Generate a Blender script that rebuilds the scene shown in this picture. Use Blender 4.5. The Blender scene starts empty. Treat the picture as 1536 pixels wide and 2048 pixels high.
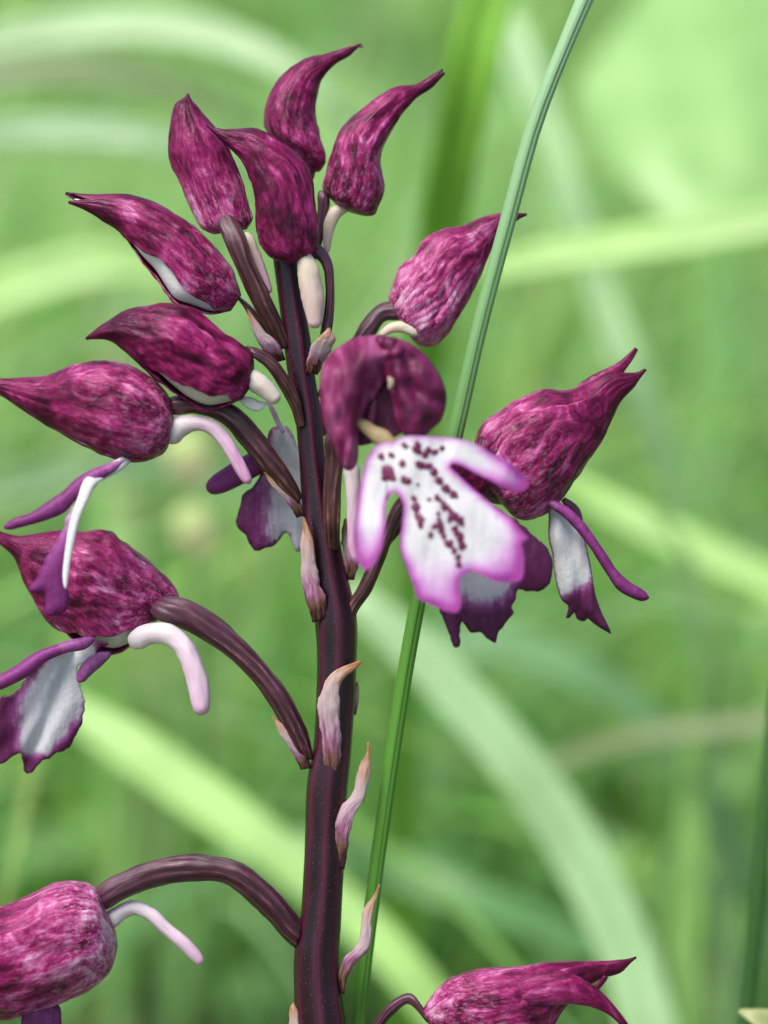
import bpy, math, random
import numpy as np
from mathutils import Vector, noise
from mathutils.geometry import delaunay_2d_cdt

random.seed(7)
RNG = np.random.default_rng(11)
scene = bpy.context.scene
COL = scene.collection

# ------------------------------------------------------------------ camera
DIST = 0.15                      # lens to the flower spike (m)
S = 4.0e-5                       # metres per photo pixel at the spike (25 px = 1 mm)
PITCH = math.radians(20)
FWD = Vector((0, math.cos(PITCH), -math.sin(PITCH)))
UP = Vector((0, math.sin(PITCH), math.cos(PITCH)))
RIGHT = Vector((1, 0, 0))
CENTRE = Vector((0, 0, 0.22))
CAM = CENTRE - FWD * DIST
cd = bpy.data.cameras.new("camera")
cam = bpy.data.objects.new("camera", cd)
COL.objects.link(cam)
cam.location = CAM
cam.rotation_euler = (math.pi / 2 - PITCH, 0, 0)
cd.sensor_fit = 'VERTICAL'
cd.sensor_height = 36.0
cd.lens = 36.0 * DIST / (2048 * S)
cd.clip_start = 0.005
cd.clip_end = 400
cd.dof.use_dof = True
cd.dof.focus_distance = DIST - 0.0015
APERTURE = 0.0056
cd.dof.aperture_fstop = cd.lens * 1e-3 / APERTURE
scene.camera = cam

# ------------------------------------------------------------------ sky, sun, exposure
SUN_ELEV, SUN_AZ = math.radians(64), math.radians(-125)   # azimuth from +Y towards +X
w = bpy.data.worlds.new("World")
scene.world = w
w.use_nodes = True
nt = w.node_tree
bg = nt.nodes["Background"]
sky = nt.nodes.new("ShaderNodeTexSky")
sky.sky_type = 'NISHITA'
sky.sun_disc = False
sky.sun_elevation = SUN_ELEV
sky.sun_rotation = SUN_AZ
sky.air_density = 1.0
sky.dust_density = 3.0
sky.ozone_density = 1.0
nt.links.new(sky.outputs[0], bg.inputs[0])
bg.inputs[1].default_value = 0.075
sd = bpy.data.lights.new("sun", 'SUN')
sd.energy = 1.5
sd.angle = math.radians(26)
sd.color = (1.0, 0.96, 0.9)
sun = bpy.data.objects.new("sun", sd)
COL.objects.link(sun)
tosun = Vector((math.sin(SUN_AZ) * math.cos(SUN_ELEV), math.cos(SUN_AZ) * math.cos(SUN_ELEV), math.sin(SUN_ELEV)))
sun.rotation_euler = tosun.to_track_quat('Z', 'Y').to_euler()
sun.location = tosun * 5
scene.view_settings.view_transform = 'Standard'
scene.view_settings.look = 'None'
scene.view_settings.exposure = 1.48
scene.view_settings.gamma = 1
scene.view_settings.use_curve_mapping = False
scene.cycles.use_denoising = True
scene.cycles.max_bounces = 8

# ------------------------------------------------------------------ helpers
def P(x, y, d=0.0):
    """photo pixel + distance towards the lens (pixel units) -> world point"""
    k = (DIST - d * S) / DIST
    return CAM + RIGHT * ((x - 768) * S * k) + UP * ((1024 - y) * S * k) + FWD * (DIST - d * S)

ORIG = {}
def finish(o, name, parent, label, cat, group, kind, origin):
    COL.objects.link(o)
    if parent is not None:
        o.parent = parent
        o.location = origin - ORIG[parent.name]
    else:
        o.location = origin
    ORIG[o.name] = origin
    if label: o['label'] = label
    if cat: o['category'] = cat
    if group: o['group'] = group
    if kind: o['kind'] = kind
    return o

def mk(name, verts, faces, mats, parent=None, label=None, cat=None, group=None, kind=None,
       attrs=None, uvs=None, fmat=None, thick=0, subsurf=0, origin=None, smooth=True, props=None):
    V = np.array([tuple(v) for v in verts], dtype=float)
    if origin is None:
        origin = Vector(V.mean(axis=0))
    me = bpy.data.meshes.new(name)
    me.from_pydata((V - np.array(origin)).tolist(), [], faces)
    if not isinstance(mats, (list, tuple)): mats = [mats]
    for m in mats: me.materials.append(m)
    if smooth:
        me.polygons.foreach_set('use_smooth', [True] * len(me.polygons))
    if fmat is not None:
        me.polygons.foreach_set('material_index', fmat)
    for an, arr in (attrs or {}).items():
        arr = np.asarray(arr, dtype=float)
        if arr.ndim == 1:
            a = me.attributes.new(an, 'FLOAT', 'POINT')
            a.data.foreach_set('value', arr)
        else:
            a = me.attributes.new(an, 'FLOAT_COLOR', 'POINT')
            a.data.foreach_set('color', np.c_[arr, np.ones(len(arr))].ravel())
    if uvs is not None:
        a = me.attributes.new('uvw', 'FLOAT_VECTOR', 'POINT')
        a.data.foreach_set('vector', np.asarray(uvs, dtype=float).ravel())
    me.update()
    o = bpy.data.objects.new(name, me)
    for k, v in (props or {}).items(): o[k] = v
    finish(o, name, parent, label, cat, group, kind, origin)
    if thick:
        md = o.modifiers.new("thickness", 'SOLIDIFY')
        md.thickness = thick * S
        md.offset = 0
    if subsurf:
        md = o.modifiers.new("smooth", 'SUBSURF')
        md.levels = md.render_levels = subsurf
    return o

def empty(name, origin, parent=None, label=None, cat=None, group=None):
    o = bpy.data.objects.new(name, None)
    o.empty_display_size = 0.01
    return finish(o, name, parent, label, cat, group, None, origin)

def herm(pts, n, knots=None):
    """smooth curve through rows of pts, n samples"""
    p = np.array(pts, dtype=float)
    if len(p) == 2:
        s = np.linspace(0, 1, n)[:, None]
        return p[0] * (1 - s) + p[1] * s
    if knots is None:
        seg = np.linalg.norm(np.diff(p, axis=0), axis=1) + 1e-6
        knots = np.r_[0, np.cumsum(seg ** 0.8)]
    t = knots / knots[-1]
    m = np.zeros_like(p)
    for i in range(len(p)):
        if i == 0: m[i] = (p[1] - p[0]) / (t[1] - t[0])
        elif i == len(p) - 1: m[i] = (p[-1] - p[-2]) / (t[-1] - t[-2])
        else:
            h0, h1 = t[i] - t[i - 1], t[i + 1] - t[i]
            m[i] = ((p[i] - p[i - 1]) / h0 * h1 + (p[i + 1] - p[i]) / h1 * h0) / (h0 + h1)
    s = np.linspace(0, 1, n)
    k = np.clip(np.searchsorted(t, s, side='right') - 1, 0, len(p) - 2)
    h = (t[k + 1] - t[k])
    q = ((s - t[k]) / h)[:, None]; h = h[:, None]
    return ((2*q**3 - 3*q**2 + 1) * p[k] + (q**3 - 2*q**2 + q) * h * m[k]
            + (-2*q**3 + 3*q**2) * p[k + 1] + (q**3 - q**2) * h * m[k + 1])

def nz(x, y, z=0.0): return noise.noise(Vector((x, y, z)))

def stations(pairs, d, n):
    a = np.array([(l[0], l[1], r[0], r[1]) for l, r in pairs], dtype=float)
    dd = np.full(len(a), d, dtype=float) if np.isscalar(d) else np.interp(np.linspace(0, 1, len(a)), np.linspace(0, 1, len(d)), d)
    c = np.c_[(a[:, :2] + a[:, 2:]) / 2, dd]
    seg = np.linalg.norm(np.diff(c, axis=0), axis=1) + np.linalg.norm(np.diff(a, axis=0), axis=1) * 0.25 + 1e-6
    kn = np.r_[0, np.cumsum(seg)]
    q = herm(np.c_[a, dd], n, kn)
    L, R, D = q[:, :2], q[:, 2:4], q[:, 4]
    C = (L + R) / 2
    H = (L - R) / 2
    ln = np.r_[0, np.cumsum(np.linalg.norm(np.diff(np.c_[C, D], axis=0), axis=1))]
    return C, H, D, ln

def loft(name, pairs, d, mat, parent, ratio=0.8, n=40, m=24, ribs=0, ribamp=0.0, twist=0.0, rough=0.0, seed=0.0,
         theta=None, sc=1.0, wave=0.0, edge=0.0, keel=0.0, taper=0.0, rfreq=1.0, closed=True, thick=0, cap=(True, True), fork=None, **kw):
    """surface lofted through outline pairs; theta: (start, end) in degrees, each a number or a function of s"""
    C, H, D, ln = stations(pairs, d, n)
    R = np.linalg.norm(H, axis=1)
    verts, s_at, uv, rib_at, v_at, ve_at = [], [], [], [], [], []
    mm = m if closed else m + 1
    for i in range(n):
        s = i / (n - 1)
        if theta is None: a0, a1 = 0, 360
        else: a0, a1 = [(f(s) if callable(f) else f) + 11 * nz(s * 4, seed * 4, q * 9.0) + 4 * nz(s * 14, seed * 4, q * 9.0) for q, f in enumerate(theta)]
        for j in range(mm):
            v = j / m
            th = math.radians(a0 + (a1 - a0) * v)
            f = sc
            u = ln[i] / 25.0
            rb = 0.5
            if ribs:
                rb = 0.5 + 0.5 * math.cos(ribs * th + twist * u + 1.5 * nz(u * 0.3, th, seed)) * (0.65 + 0.7 * nz(u * 0.35, th * 1.5, seed + 5))
                f *= 1 + ribamp * (rb - 0.5) * 2
            if rough:
                ct, st = math.cos(th), math.sin(th)
                f *= 1 + rough * (1.5 * nz(u * 0.35 * rfreq + seed, ct * 1.3, st * 1.3 + seed) + 1.0 * nz(u * 0.7 * rfreq + seed * 2, ct * 3.2, st * 3.2) + 0.55 * nz(u * 1.3 * rfreq + seed, ct * 7, st * 7))
            if wave:
                vphase = math.cos((v - 0.5) * 2 * math.pi * 7 + 1.8 * nz(u * 0.22, seed * 3, v * 2))
                f *= 1 + wave * (0.6 + 1.2 * nz(u * 0.2, seed * 5, v * 3)) * vphase
            if taper:
                f *= min(1.0, 0.12 + s / taper)
            if edge:
                f *= 1 + edge * abs(2 * v - 1) ** 5 + keel * math.exp(-((v - 0.42) / 0.07) ** 2) * min(1, 3 * (1 - s))
            x = C[i, 0] + H[i, 0] * math.cos(th) * f
            y = C[i, 1] + H[i, 1] * math.cos(th) * f
            dz = D[i] + ratio * R[i] * math.sin(th) * f
            ve_at.append(max(0.0, -vphase) ** 4 if wave else 0.0)
            if fork:
                g = max(0.0, 1 - s / fork[2]) ** 1.6
                x += fork[0] * g; y += fork[1] * g
                if len(fork) > 3: dz += fork[3] * g
            verts.append(P(x, y, dz)); s_at.append(s); v_at.append(v); rib_at.append(rb)
            uv.append((u, math.cos(th) * R[i] / 25 * 1.5 + seed * 7.3, math.sin(th) * R[i] / 25 * 1.5 + seed * 3.1))
    faces = []
    for i in range(n - 1):
        for j in range(m):
            a, b = i * mm + j, i * mm + (j + 1) % mm
            faces.append((a, b, b + mm, a + mm))
    if closed:
        for end, on in ((0, cap[0]), (n - 1, cap[1])):
            if on:
                ring = list(range(end * mm, end * mm + mm))
                faces.append(tuple(ring if end else ring[::-1]))
    return mk(name, verts, faces, mat, parent, attrs={'s': s_at, 'rib': rib_at, 'vv': v_at, 'vein': ve_at}, uvs=uv, thick=thick, **kw)

def path_pairs(path):
    """[(x, y, halfwidth)] -> outline pairs"""
    p = np.array([(q[0], q[1]) for q in path], dtype=float)
    out = []
    for i in range(len(p)):
        t = p[min(i + 1, len(p) - 1)] - p[max(i - 1, 0)]
        t /= np.linalg.norm(t) + 1e-9
        nrm = np.array((t[1], -t[0]))
        out.append((tuple(p[i] + nrm * path[i][2]), tuple(p[i] - nrm * path[i][2])))
    return out

def spur(path, d, parent, mat, name='spur', round_end=True, **kw):
    path = [tuple(map(float, q)) for q in path]
    if round_end:
        (x0, y0, _), (x1, y1, h) = path[-2], path[-1]
        L = math.hypot(x1 - x0, y1 - y0) + 1e-6
        tx, ty = (x1 - x0) / L, (y1 - y0) / L
        for f, q in ((0.45, 0.88), (0.8, 0.58), (0.96, 0.25)):
            path.append((x1 + tx * h * f, y1 + ty * h * f, h * q))
    if not np.isscalar(d): d = [d[0] - 8, d[0] - 4] + list(d)
    return loft(name, round_start(path_pairs(path)), d, mat, parent, ratio=0.9, n=46, m=20, rough=0.07, rfreq=1.6, sc=0.93, **kw)

def smooth_poly(poly, step=5.0, sharp=()):
    p = np.array(poly, dtype=float)
    n = len(p)
    out = []
    for i in range(n):
        p0, p1, p2, p3 = p[i - 1], p[i], p[(i + 1) % n], p[(i + 2) % n]
        L = np.linalg.norm(p2 - p1)
        k = max(1, int(L / step))
        for j in range(k):
            t = j / k
            out.append(0.5 * ((2 * p1) + (-p0 + p2) * t + (2*p0 - 5*p1 + 4*p2 - p3) * t*t + (-p0 + 3*p1 - 3*p2 + p3) * t**3))
    return np.array(out)

def edge_dist(pts, poly):
    a = poly; b = np.roll(poly, -1, axis=0)
    ab = b - a
    res = np.empty(len(pts))
    for i, q in enumerate(pts):
        t = np.clip(((q - a) * ab).sum(1) / ((ab * ab).sum(1) + 1e-9), 0, 1)
        res[i] = np.sqrt((((a + ab * t[:, None]) - q) ** 2).sum(1).min())
    return res

def inside(pts, poly):
    x, y = pts[:, 0], pts[:, 1]
    c = np.zeros(len(pts), bool)
    a = poly; b = np.roll(poly, -1, axis=0)
    for (x0, y0), (x1, y1) in zip(a, b):
        m = ((y0 > y) != (y1 > y)) & (x < (x1 - x0) * (y - y0) / (y1 - y0 + 1e-12) + x0)
        c ^= m
    return c

def sheet(name, poly, depth, mat, parent, pu=None, step=7.0, thick=3.5, spots=None, spot_mat=None, jag=0.0, **kw):
    """a petal: outline polygon filled with a fine triangle mesh and bent in depth. depth(x, y, e), pu(x, y, e) take the edge distance e"""
    pl = smooth_poly(poly)
    if jag:
        nn = np.roll(pl, -1, axis=0) - np.roll(pl, 1, axis=0)
        nn = np.c_[nn[:, 1], -nn[:, 0]] / (np.linalg.norm(nn, axis=1)[:, None] + 1e-9)
        pl = pl + nn * np.array([jag * nz(q[0] * 0.06, q[1] * 0.06, 3.3) + 0.4 * jag * nz(q[0] * 0.2, q[1] * 0.2) for q in pl])[:, None]
    lo, hi = pl.min(0), pl.max(0)
    gx, gy = np.meshgrid(np.arange(lo[0], hi[0], step), np.arange(lo[1], hi[1], step * 0.87))
    gx[1::2] += step / 2
    g = np.c_[gx.ravel(), gy.ravel()]
    g = g[inside(g, pl)]
    e = edge_dist(g, pl)
    g = g[e > step * 0.5]
    allp = np.r_[pl, g]
    vs, _, fs, *_ = delaunay_2d_cdt([Vector(q) for q in allp], [], [list(range(len(pl)))], 1, 1e-4)
    pts = np.array([tuple(v) for v in vs])
    e = edge_dist(pts, pl)
    D = np.array([depth(x, y, q) for (x, y), q in zip(pts, e)])
    A = np.array([pu(x, y, q) if pu else 0.5 for (x, y), q in zip(pts, e)])
    verts = [P(x, y, q) for (x, y), q in zip(pts, D)]
    faces = [tuple(f)[::-1] for f in fs]
    uv = [(x / 25, y / 25, 0.0) for x, y in pts]
    fm = [0] * len(faces)
    A = list(A)
    if spots:
        for (x, y, a, b, rot) in spots:
            base = len(verts)
            cr_, sr = math.cos(math.radians(rot)), math.sin(math.radians(rot))
            ex = edge_dist(np.array([(x, y)]), pl)[0]
            dc = depth(x, y, ex)
            K = 12
            for rr, hh in ((1.0, -1.0), (0.8, 0.9), (0.4, 1.3)):
                for k in range(K):
                    an = 2 * math.pi * k / K
                    wob = 1 + 0.25 * nz(x + 3 * math.cos(an), y + 3 * math.sin(an), 1.7) * 2.2
                    px, py = a * rr * math.cos(an) * wob, b * rr * math.sin(an) * wob
                    qx, qy = x + px * cr_ - py * sr, y + px * sr + py * cr_
                    dq = depth(qx, qy, max(ex, 4))
                    verts.append(P(qx, qy, dq + hh + thick / 2)); uv.append((qx / 25, qy / 25, 0)); A.append(1)
            verts.append(P(x, y, dc + 1.4 + thick / 2)); uv.append((x / 25, y / 25, 0)); A.append(1)
            for ring in range(2):
                for k in range(K):
                    a0 = base + ring * K + k; a1 = base + ring * K + (k + 1) % K
                    faces.append((a0, a1, a1 + K, a0 + K)); fm.append(1)
            for k in range(K):
                faces.append((base + 2 * K + k, base + 2 * K + (k + 1) % K, base + 3 * K)); fm.append(1)
    mats = [mat] + ([spot_mat] if spots else [])
    return mk(name, verts, faces, mats, parent, attrs={'pu': A}, uvs=uv, fmat=fm, thick=0 if spots else thick, **kw)

# ------------------------------------------------------------------ materials
class NT:
    def __init__(self, name):
        self.m = bpy.data.materials.new(name)
        self.m.use_nodes = True
        self.t = self.m.node_tree
        self.b = self.t.nodes["Principled BSDF"]
        self.out = self.t.nodes["Material Output"]
    def n(self, typ, **kw):
        o = self.t.nodes.new(typ)
        for k, v in kw.items(): setattr(o, k, v)
        return o
    def l(self, a, b): self.t.links.new(a, b)
    def attr(self, name, typ='GEOMETRY'):
        return self.n("ShaderNodeAttribute", attribute_name=name, attribute_type=typ)
    def noise(self, vec, scale, detail=5, rough=0.6, dist=0.0):
        o = self.n("ShaderNodeTexNoise")
        o.inputs['Scale'].default_value = scale
        o.inputs['Detail'].default_value = detail
        o.inputs['Roughness'].default_value = rough
        o.inputs['Distortion'].default_value = dist
        self.l(vec, o.inputs['Vector'])
        return o.outputs[0]
    def vmul(self, vec, xyz):
        o = self.n("ShaderNodeVectorMath", operation='MULTIPLY')
        self.l(vec, o.inputs[0]); o.inputs[1].default_value = xyz
        return o.outputs[0]
    def math(self, op, a, b=None, clamp=False):
        o = self.n("ShaderNodeMath", operation=op, use_clamp=clamp)
        for i, q in enumerate((a, b)):
            if q is None: continue
            if isinstance(q, (int, float)): o.inputs[i].default_value = q
            else: self.l(q, o.inputs[i])
        return o.outputs[0]
    def ramp(self, fac, stops, interp='LINEAR'):
        o = self.n("ShaderNodeValToRGB")
        o.color_ramp.interpolation = interp
        e = o.color_ramp.elements
        while len(e) > 1: e.remove(e[-1])
        for i, (p, c) in enumerate(stops):
            q = e[0] if i == 0 else e.new(p)
            q.position = p
            q.color = (*c, 1)
        self.l(fac, o.inputs[0])
        return o.outputs[0]
    def mix(self, fac, a, b, blend='MIX'):
        o = self.n("ShaderNodeMix", data_type='RGBA', blend_type=blend)
        if isinstance(fac, (int, float)): o.inputs[0].default_value = fac
        else: self.l(fac, o.inputs[0])
        for i, q in ((6, a), (7, b)):
            if isinstance(q, tuple): o.inputs[i].default_value = (*q, 1)
            else: self.l(q, o.inputs[i])
        return o.outputs[2]
    def bump(self, h, strength, dist):
        o = self.n("ShaderNodeBump")
        o.inputs['Strength'].default_value = strength
        o.inputs['Distance'].default_value = dist
        self.l(h, o.inputs['Height'])
        self.l(o.outputs[0], self.b.inputs['Normal'])
    def set(self, **kw):
        for k, v in kw.items(): self.b.inputs[k.replace('_', ' ')].default_value = v
    def translucent(self, col, fac):
        tr = self.n("ShaderNodeBsdfTranslucent")
        if isinstance(col, tuple): tr.inputs[0].default_value = (*col, 1)
        else: self.l(col, tr.inputs[0])
        mx = self.n("ShaderNodeMixShader")
        mx.inputs[0].default_value = fac
        self.l(self.b.outputs[0], mx.inputs[1]); self.l(tr.outputs[0], mx.inputs[2])
        self.l(mx.outputs[0], self.out.inputs[0])

def sepal_material():
    k = NT("mottled_purple_sepal")
    uv = k.attr('uvw').outputs['Vector']
    s = k.attr('s').outputs['Fac']
    pale = k.attr('pale', 'OBJECT').outputs['Fac']
    st = k.noise(k.vmul(uv, (0.16, 1.3, 1.3)), 1.0, 5, 0.6, 0.4)
    mo = k.noise(uv, 0.33, 9, 0.64, 0.8)
    sp = k.noise(k.vmul(uv, (0.8, 1.3, 1.3)), 1.9, 4, 0.6, 0.6)
    vn = k.attr('vein').outputs['Fac']
    v = k.math('ADD', k.math('ADD', k.math('MULTIPLY', st, 0.20), k.math('MULTIPLY', mo, 0.64)), k.math('MULTIPLY', sp, 0.16))
    v = k.math('SUBTRACT', v, k.math('ADD', k.math('MULTIPLY', vn, 0.035), 0.024))
    sb = k.math('POWER', s, 1.6)
    v = k.math('ADD', v, k.math('MULTIPLY', k.math('MULTIPLY', sb, pale), 0.10))
    v = k.math('ADD', v, k.math('MULTIPLY', k.math('SUBTRACT', pale, 0.5), 0.10))
    vv = k.attr('vv').outputs['Fac']
    rim = k.math('POWER', k.math('ABSOLUTE', k.math('SUBTRACT', k.math('MULTIPLY', vv, 2.0), 1.0)), 10.0)
    v = k.math('ADD', v, k.math('MULTIPLY', k.math('POWER', rim, 3.0), 0.07))
    col = k.ramp(v, [(0.37, (0.028, 0.002, 0.009)), (0.43, (0.072, 0.004, 0.024)), (0.49, (0.150, 0.007, 0.054)),
                     (0.55, (0.26, 0.020, 0.112)), (0.61, (0.42, 0.100, 0.25)), (0.68, (0.60, 0.38, 0.49))])
    fleck = k.math('MULTIPLY', k.math('SUBTRACT', k.noise(k.vmul(uv, (0.9, 1.4, 1.4)), 1.7, 5, 0.7, 0.5), 0.50, True), 7.0, True)
    base_ = k.math('MULTIPLY', k.math('MULTIPLY', k.math('SUBTRACT', s, 0.42, True), 1.2), k.math('SUBTRACT', k.math('MULTIPLY', pale, 1.5), 0.35, True), True)
    col = k.mix(k.math('MULTIPLY', fleck, base_), col, (0.60, 0.46, 0.54))
    tip = k.math('POWER', k.math('SUBTRACT', 1.0, s, True), 4.0)
    col = k.mix(k.math('MULTIPLY', tip, 0.9), col, (0.035, 0.005, 0.015))
    k.l(col, k.b.inputs['Base Color'])
    k.set(Roughness=0.31, Specular_IOR_Level=0.27, Subsurface_Weight=0.05, Subsurface_Scale=0.0006)
    k.b.inputs['Subsurface Radius'].default_value = (1.0, 0.2, 0.5)
    k.b.inputs['Specular Tint'].default_value = (1.0, 0.45, 0.75, 1)
    fine = k.noise(uv, 4.5, 4, 0.6)
    k.bump(k.math('ADD', k.math('ADD', k.math('MULTIPLY', st, 1.0), k.math('MULTIPLY', sp, 0.35)), k.math('MULTIPLY', fine, 0.08)), 0.45, 0.00025)
    return k.m

def petal_material(name, stops, rough=0.45, transl=0.15, edge_noise=0.25):
    k = NT(name)
    uv = k.attr('uvw').outputs['Vector']
    pu = k.attr('pu').outputs['Fac']
    n1 = k.math('ADD', k.math('MULTIPLY', k.noise(uv, 1.3, 6, 0.65), 0.5), k.math('MULTIPLY', k.noise(k.vmul(uv, (2.2, 0.35, 1.0)), 1.0, 5, 0.6, 0.5), 0.5))
    f = k.math('ADD', pu, k.math('MULTIPLY', k.math('SUBTRACT', n1, 0.5), edge_noise * 2.6), True)
    col = k.ramp(f, stops)
    k.l(col, k.b.inputs['Base Color'])
    k.set(Roughness=rough, Specular_IOR_Level=0.3)
    k.bump(k.math('ADD', n1, k.math('MULTIPLY', k.noise(uv, 3.0, 5, 0.6), 0.5)), 0.6, 0.0002)
    k.translucent(col, transl)
    return k.m

def spur_material():
    k = NT("cream_white_spur")
    uv = k.attr('uvw').outputs['Vector']
    s = k.attr('s').outputs['Fac']
    blush = k.attr('blush', 'OBJECT').outputs['Fac']
    n1 = k.noise(k.vmul(uv, (0.28, 1.7, 1.7)), 1.3, 6, 0.65, 0.4)
    f = k.math('MULTIPLY', k.math('MULTIPLY', blush, k.math('POWER', s, 1.2)), k.math('MULTIPLY', n1, 2.6), True)
    base = k.mix(k.math('MULTIPLY', k.attr('cream', 'OBJECT').outputs['Fac'], 1.0), (0.62, 0.58, 0.58), (0.50, 0.43, 0.19))
    base = k.mix(k.math('MULTIPLY', k.math('SUBTRACT', n1, 0.35, True), 1.0), base, (0.52, 0.42, 0.46))
    col = k.mix(f, base, (0.50, 0.20, 0.42))
    k.l(col, k.b.inputs['Base Color'])
    k.set(Roughness=0.45, Specular_IOR_Level=0.35, Subsurface_Weight=0.5, Subsurface_Scale=0.0012)
    k.bump(k.math('ADD', n1, k.math('MULTIPLY', k.noise(uv, 2.0, 4, 0.6), 0.4)), 0.35, 0.00015)
    return k.m

def ovary_material():
    k = NT("ribbed_purple_ovary")
    uv = k.attr('uvw').outputs['Vector']
    rib = k.attr('rib').outputs['Fac']
    tan = k.attr('tan', 'OBJECT').outputs['Fac']
    n1 = k.math('ADD', k.math('MULTIPLY', k.noise(k.vmul(uv, (0.10, 2.0, 2.0)), 1.8, 7, 0.7, 0.3), 0.65), k.math('MULTIPLY', k.noise(uv, 0.7, 4, 0.6), 0.35))
    r = k.math('ADD', k.math('MULTIPLY', rib, 0.55), k.math('MULTIPLY', k.math('SUBTRACT', n1, 0.42), 2.4), True)
    dark = k.ramp(r, [(0.1, (0.014, 0.002, 0.006)), (0.5, (0.045, 0.006, 0.022)), (0.78, (0.115, 0.030, 0.062)), (0.98, (0.30, 0.14, 0.19))])
    brown = k.ramp(r, [(0.1, (0.018, 0.004, 0.006)), (0.5, (0.058, 0.017, 0.014)), (0.78, (0.13, 0.060, 0.034)), (0.98, (0.30, 0.18, 0.095))])
    col = k.mix(tan, dark, brown)
    s = k.attr('s').outputs['Fac']
    top = k.math('MULTIPLY', k.math('SUBTRACT', 0.45, s, True), k.math('MULTIPLY', n1, 2.0), True)
    col = k.mix(top, col, (0.13, 0.048, 0.085))
    k.l(col, k.b.inputs['Base Color'])
    k.set(Roughness=0.33, Specular_IOR_Level=0.5)
    k.bump(n1, 0.5, 0.0002)
    return k.m

def stem_material():
    k = NT("dark_purple_stem")
    uv = k.attr('uvw').outputs['Vector']
    s = k.attr('s').outputs['Fac']
    rib = k.attr('rib').outputs['Fac']
    n1 = k.noise(k.vmul(uv, (0.07, 1.4, 1.4)), 1.2, 6, 0.6)
    r = k.math('ADD', k.math('MULTIPLY', rib, 0.5), k.math('MULTIPLY', n1, 0.6), True)
    col = k.ramp(r, [(0.32, (0.007, 0.001, 0.003)), (0.58, (0.022, 0.002, 0.008)), (0.90, (0.070, 0.009, 0.028))])
    vo = k.n("ShaderNodeTexVoronoi")
    vo.inputs['Scale'].default_value = 2.3
    k.l(uv, vo.inputs['Vector'])
    dot = k.math('LESS_THAN', vo.outputs['Distance'], 0.11)
    col = k.mix(k.math('MULTIPLY', dot, 0.55), col, (0.26, 0.08, 0.14))
    k.l(col, k.b.inputs['Base Color'])
    k.set(Roughness=0.32, Specular_IOR_Level=0.4)
    k.bump(k.math('ADD', k.math('MULTIPLY', k.noise(uv, 1.6, 4, 0.6), 0.5), k.math('MULTIPLY', dot, 0.6)), 0.4, 0.00015)
    return k.m

def bract_material():
    k = NT("papery_pink_bract")
    uv = k.attr('uvw').outputs['Vector']
    s = k.attr('s').outputs['Fac']
    n1 = k.noise(k.vmul(uv, (0.5, 1.6, 1.6)), 1.4, 5, 0.6)
    f = k.math('ADD', s, k.math('MULTIPLY', k.math('SUBTRACT', n1, 0.5), 0.7), True)
    col = k.ramp(f, [(0.03, (0.26, 0.12, 0.045)), (0.16, (0.38, 0.22, 0.15)), (0.40, (0.40, 0.31, 0.31)), (0.62, (0.34, 0.20, 0.25)),
                     (0.74, (0.22, 0.07, 0.15)), (0.85, (0.13, 0.065, 0.030)), (0.97, (0.035, 0.006, 0.013))])
    k.l(col, k.b.inputs['Base Color'])
    k.set(Roughness=0.5, Specular_IOR_Level=0.3)
    k.bump(n1, 0.6, 0.0002)
    return k.m

def grass_material(name, transl=0.4, rough=0.42):
    k = NT(name)
    tint = k.attr('tint').outputs['Color']
    co = k.n("ShaderNodeTexCoord").outputs['Object']
    n1 = k.noise(co, 60, 4, 0.6)
    col = k.mix(1.0, tint, k.ramp(n1, [(0.25, (0.72, 0.76, 0.7)), (0.75, (1.15, 1.15, 1.15))]), 'MULTIPLY')
    k.l(col, k.b.inputs['Base Color'])
    k.set(Roughness=rough, Specular_IOR_Level=0.45)
    tc = k.mix(0.35, col, (0.49, 0.76, 0.18))
    k.translucent(tc, transl)
    return k.m

def stalk_material(name, c0, c1, c2):
    k = NT(name)
    uv = k.attr('uvw').outputs['Vector']
    s = k.attr('s').outputs['Fac']
    n1 = k.noise(k.vmul(uv, (0.08, 2.5, 2.5)), 1.0, 5, 0.6)
    n2 = k.noise(uv, 5.0, 3, 0.6)
    sm = k.n('ShaderNodeMapRange'); sm.inputs[1].default_value = 0.07; sm.inputs[2].default_value = 0.30
    k.l(s, sm.inputs[0])
    col = k.mix(sm.outputs[0], c0, c1)
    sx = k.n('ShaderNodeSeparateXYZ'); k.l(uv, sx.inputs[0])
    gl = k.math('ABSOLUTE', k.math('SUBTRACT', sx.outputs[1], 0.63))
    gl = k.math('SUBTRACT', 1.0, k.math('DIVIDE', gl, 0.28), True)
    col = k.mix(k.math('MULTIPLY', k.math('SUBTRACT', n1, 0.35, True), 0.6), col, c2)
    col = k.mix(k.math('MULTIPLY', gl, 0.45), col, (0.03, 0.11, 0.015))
    col = k.mix(k.math('MULTIPLY', n2, 0.25), col, c1)
    k.l(col, k.b.inputs['Base Color'])
    k.set(Roughness=0.4, Specular_IOR_Level=0.4)
    k.bump(k.math('ADD', n1, k.math('MULTIPLY', n2, 0.4)), 0.4, 0.00012)
    k.translucent(col, 0.12)
    return k.m

def ground_material():
    k = NT("mossy_soil")
    co = k.n("ShaderNodeTexCoord").outputs['Object']
    n1 = k.noise(co, 9, 6, 0.65)
    n2 = k.noise(co, 60, 5, 0.6)
    f = k.math('ADD', k.math('MULTIPLY', n1, 0.6), k.math('MULTIPLY', n2, 0.4))
    col = k.ramp(f, [(0.35, (0.050, 0.042, 0.022)), (0.5, (0.080, 0.105, 0.034)), (0.65, (0.11, 0.19, 0.05))])
    k.l(col, k.b.inputs['Base Color'])
    k.set(Roughness=0.9)
    k.bump(f, 0.8, 0.004)
    return k.m

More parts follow.
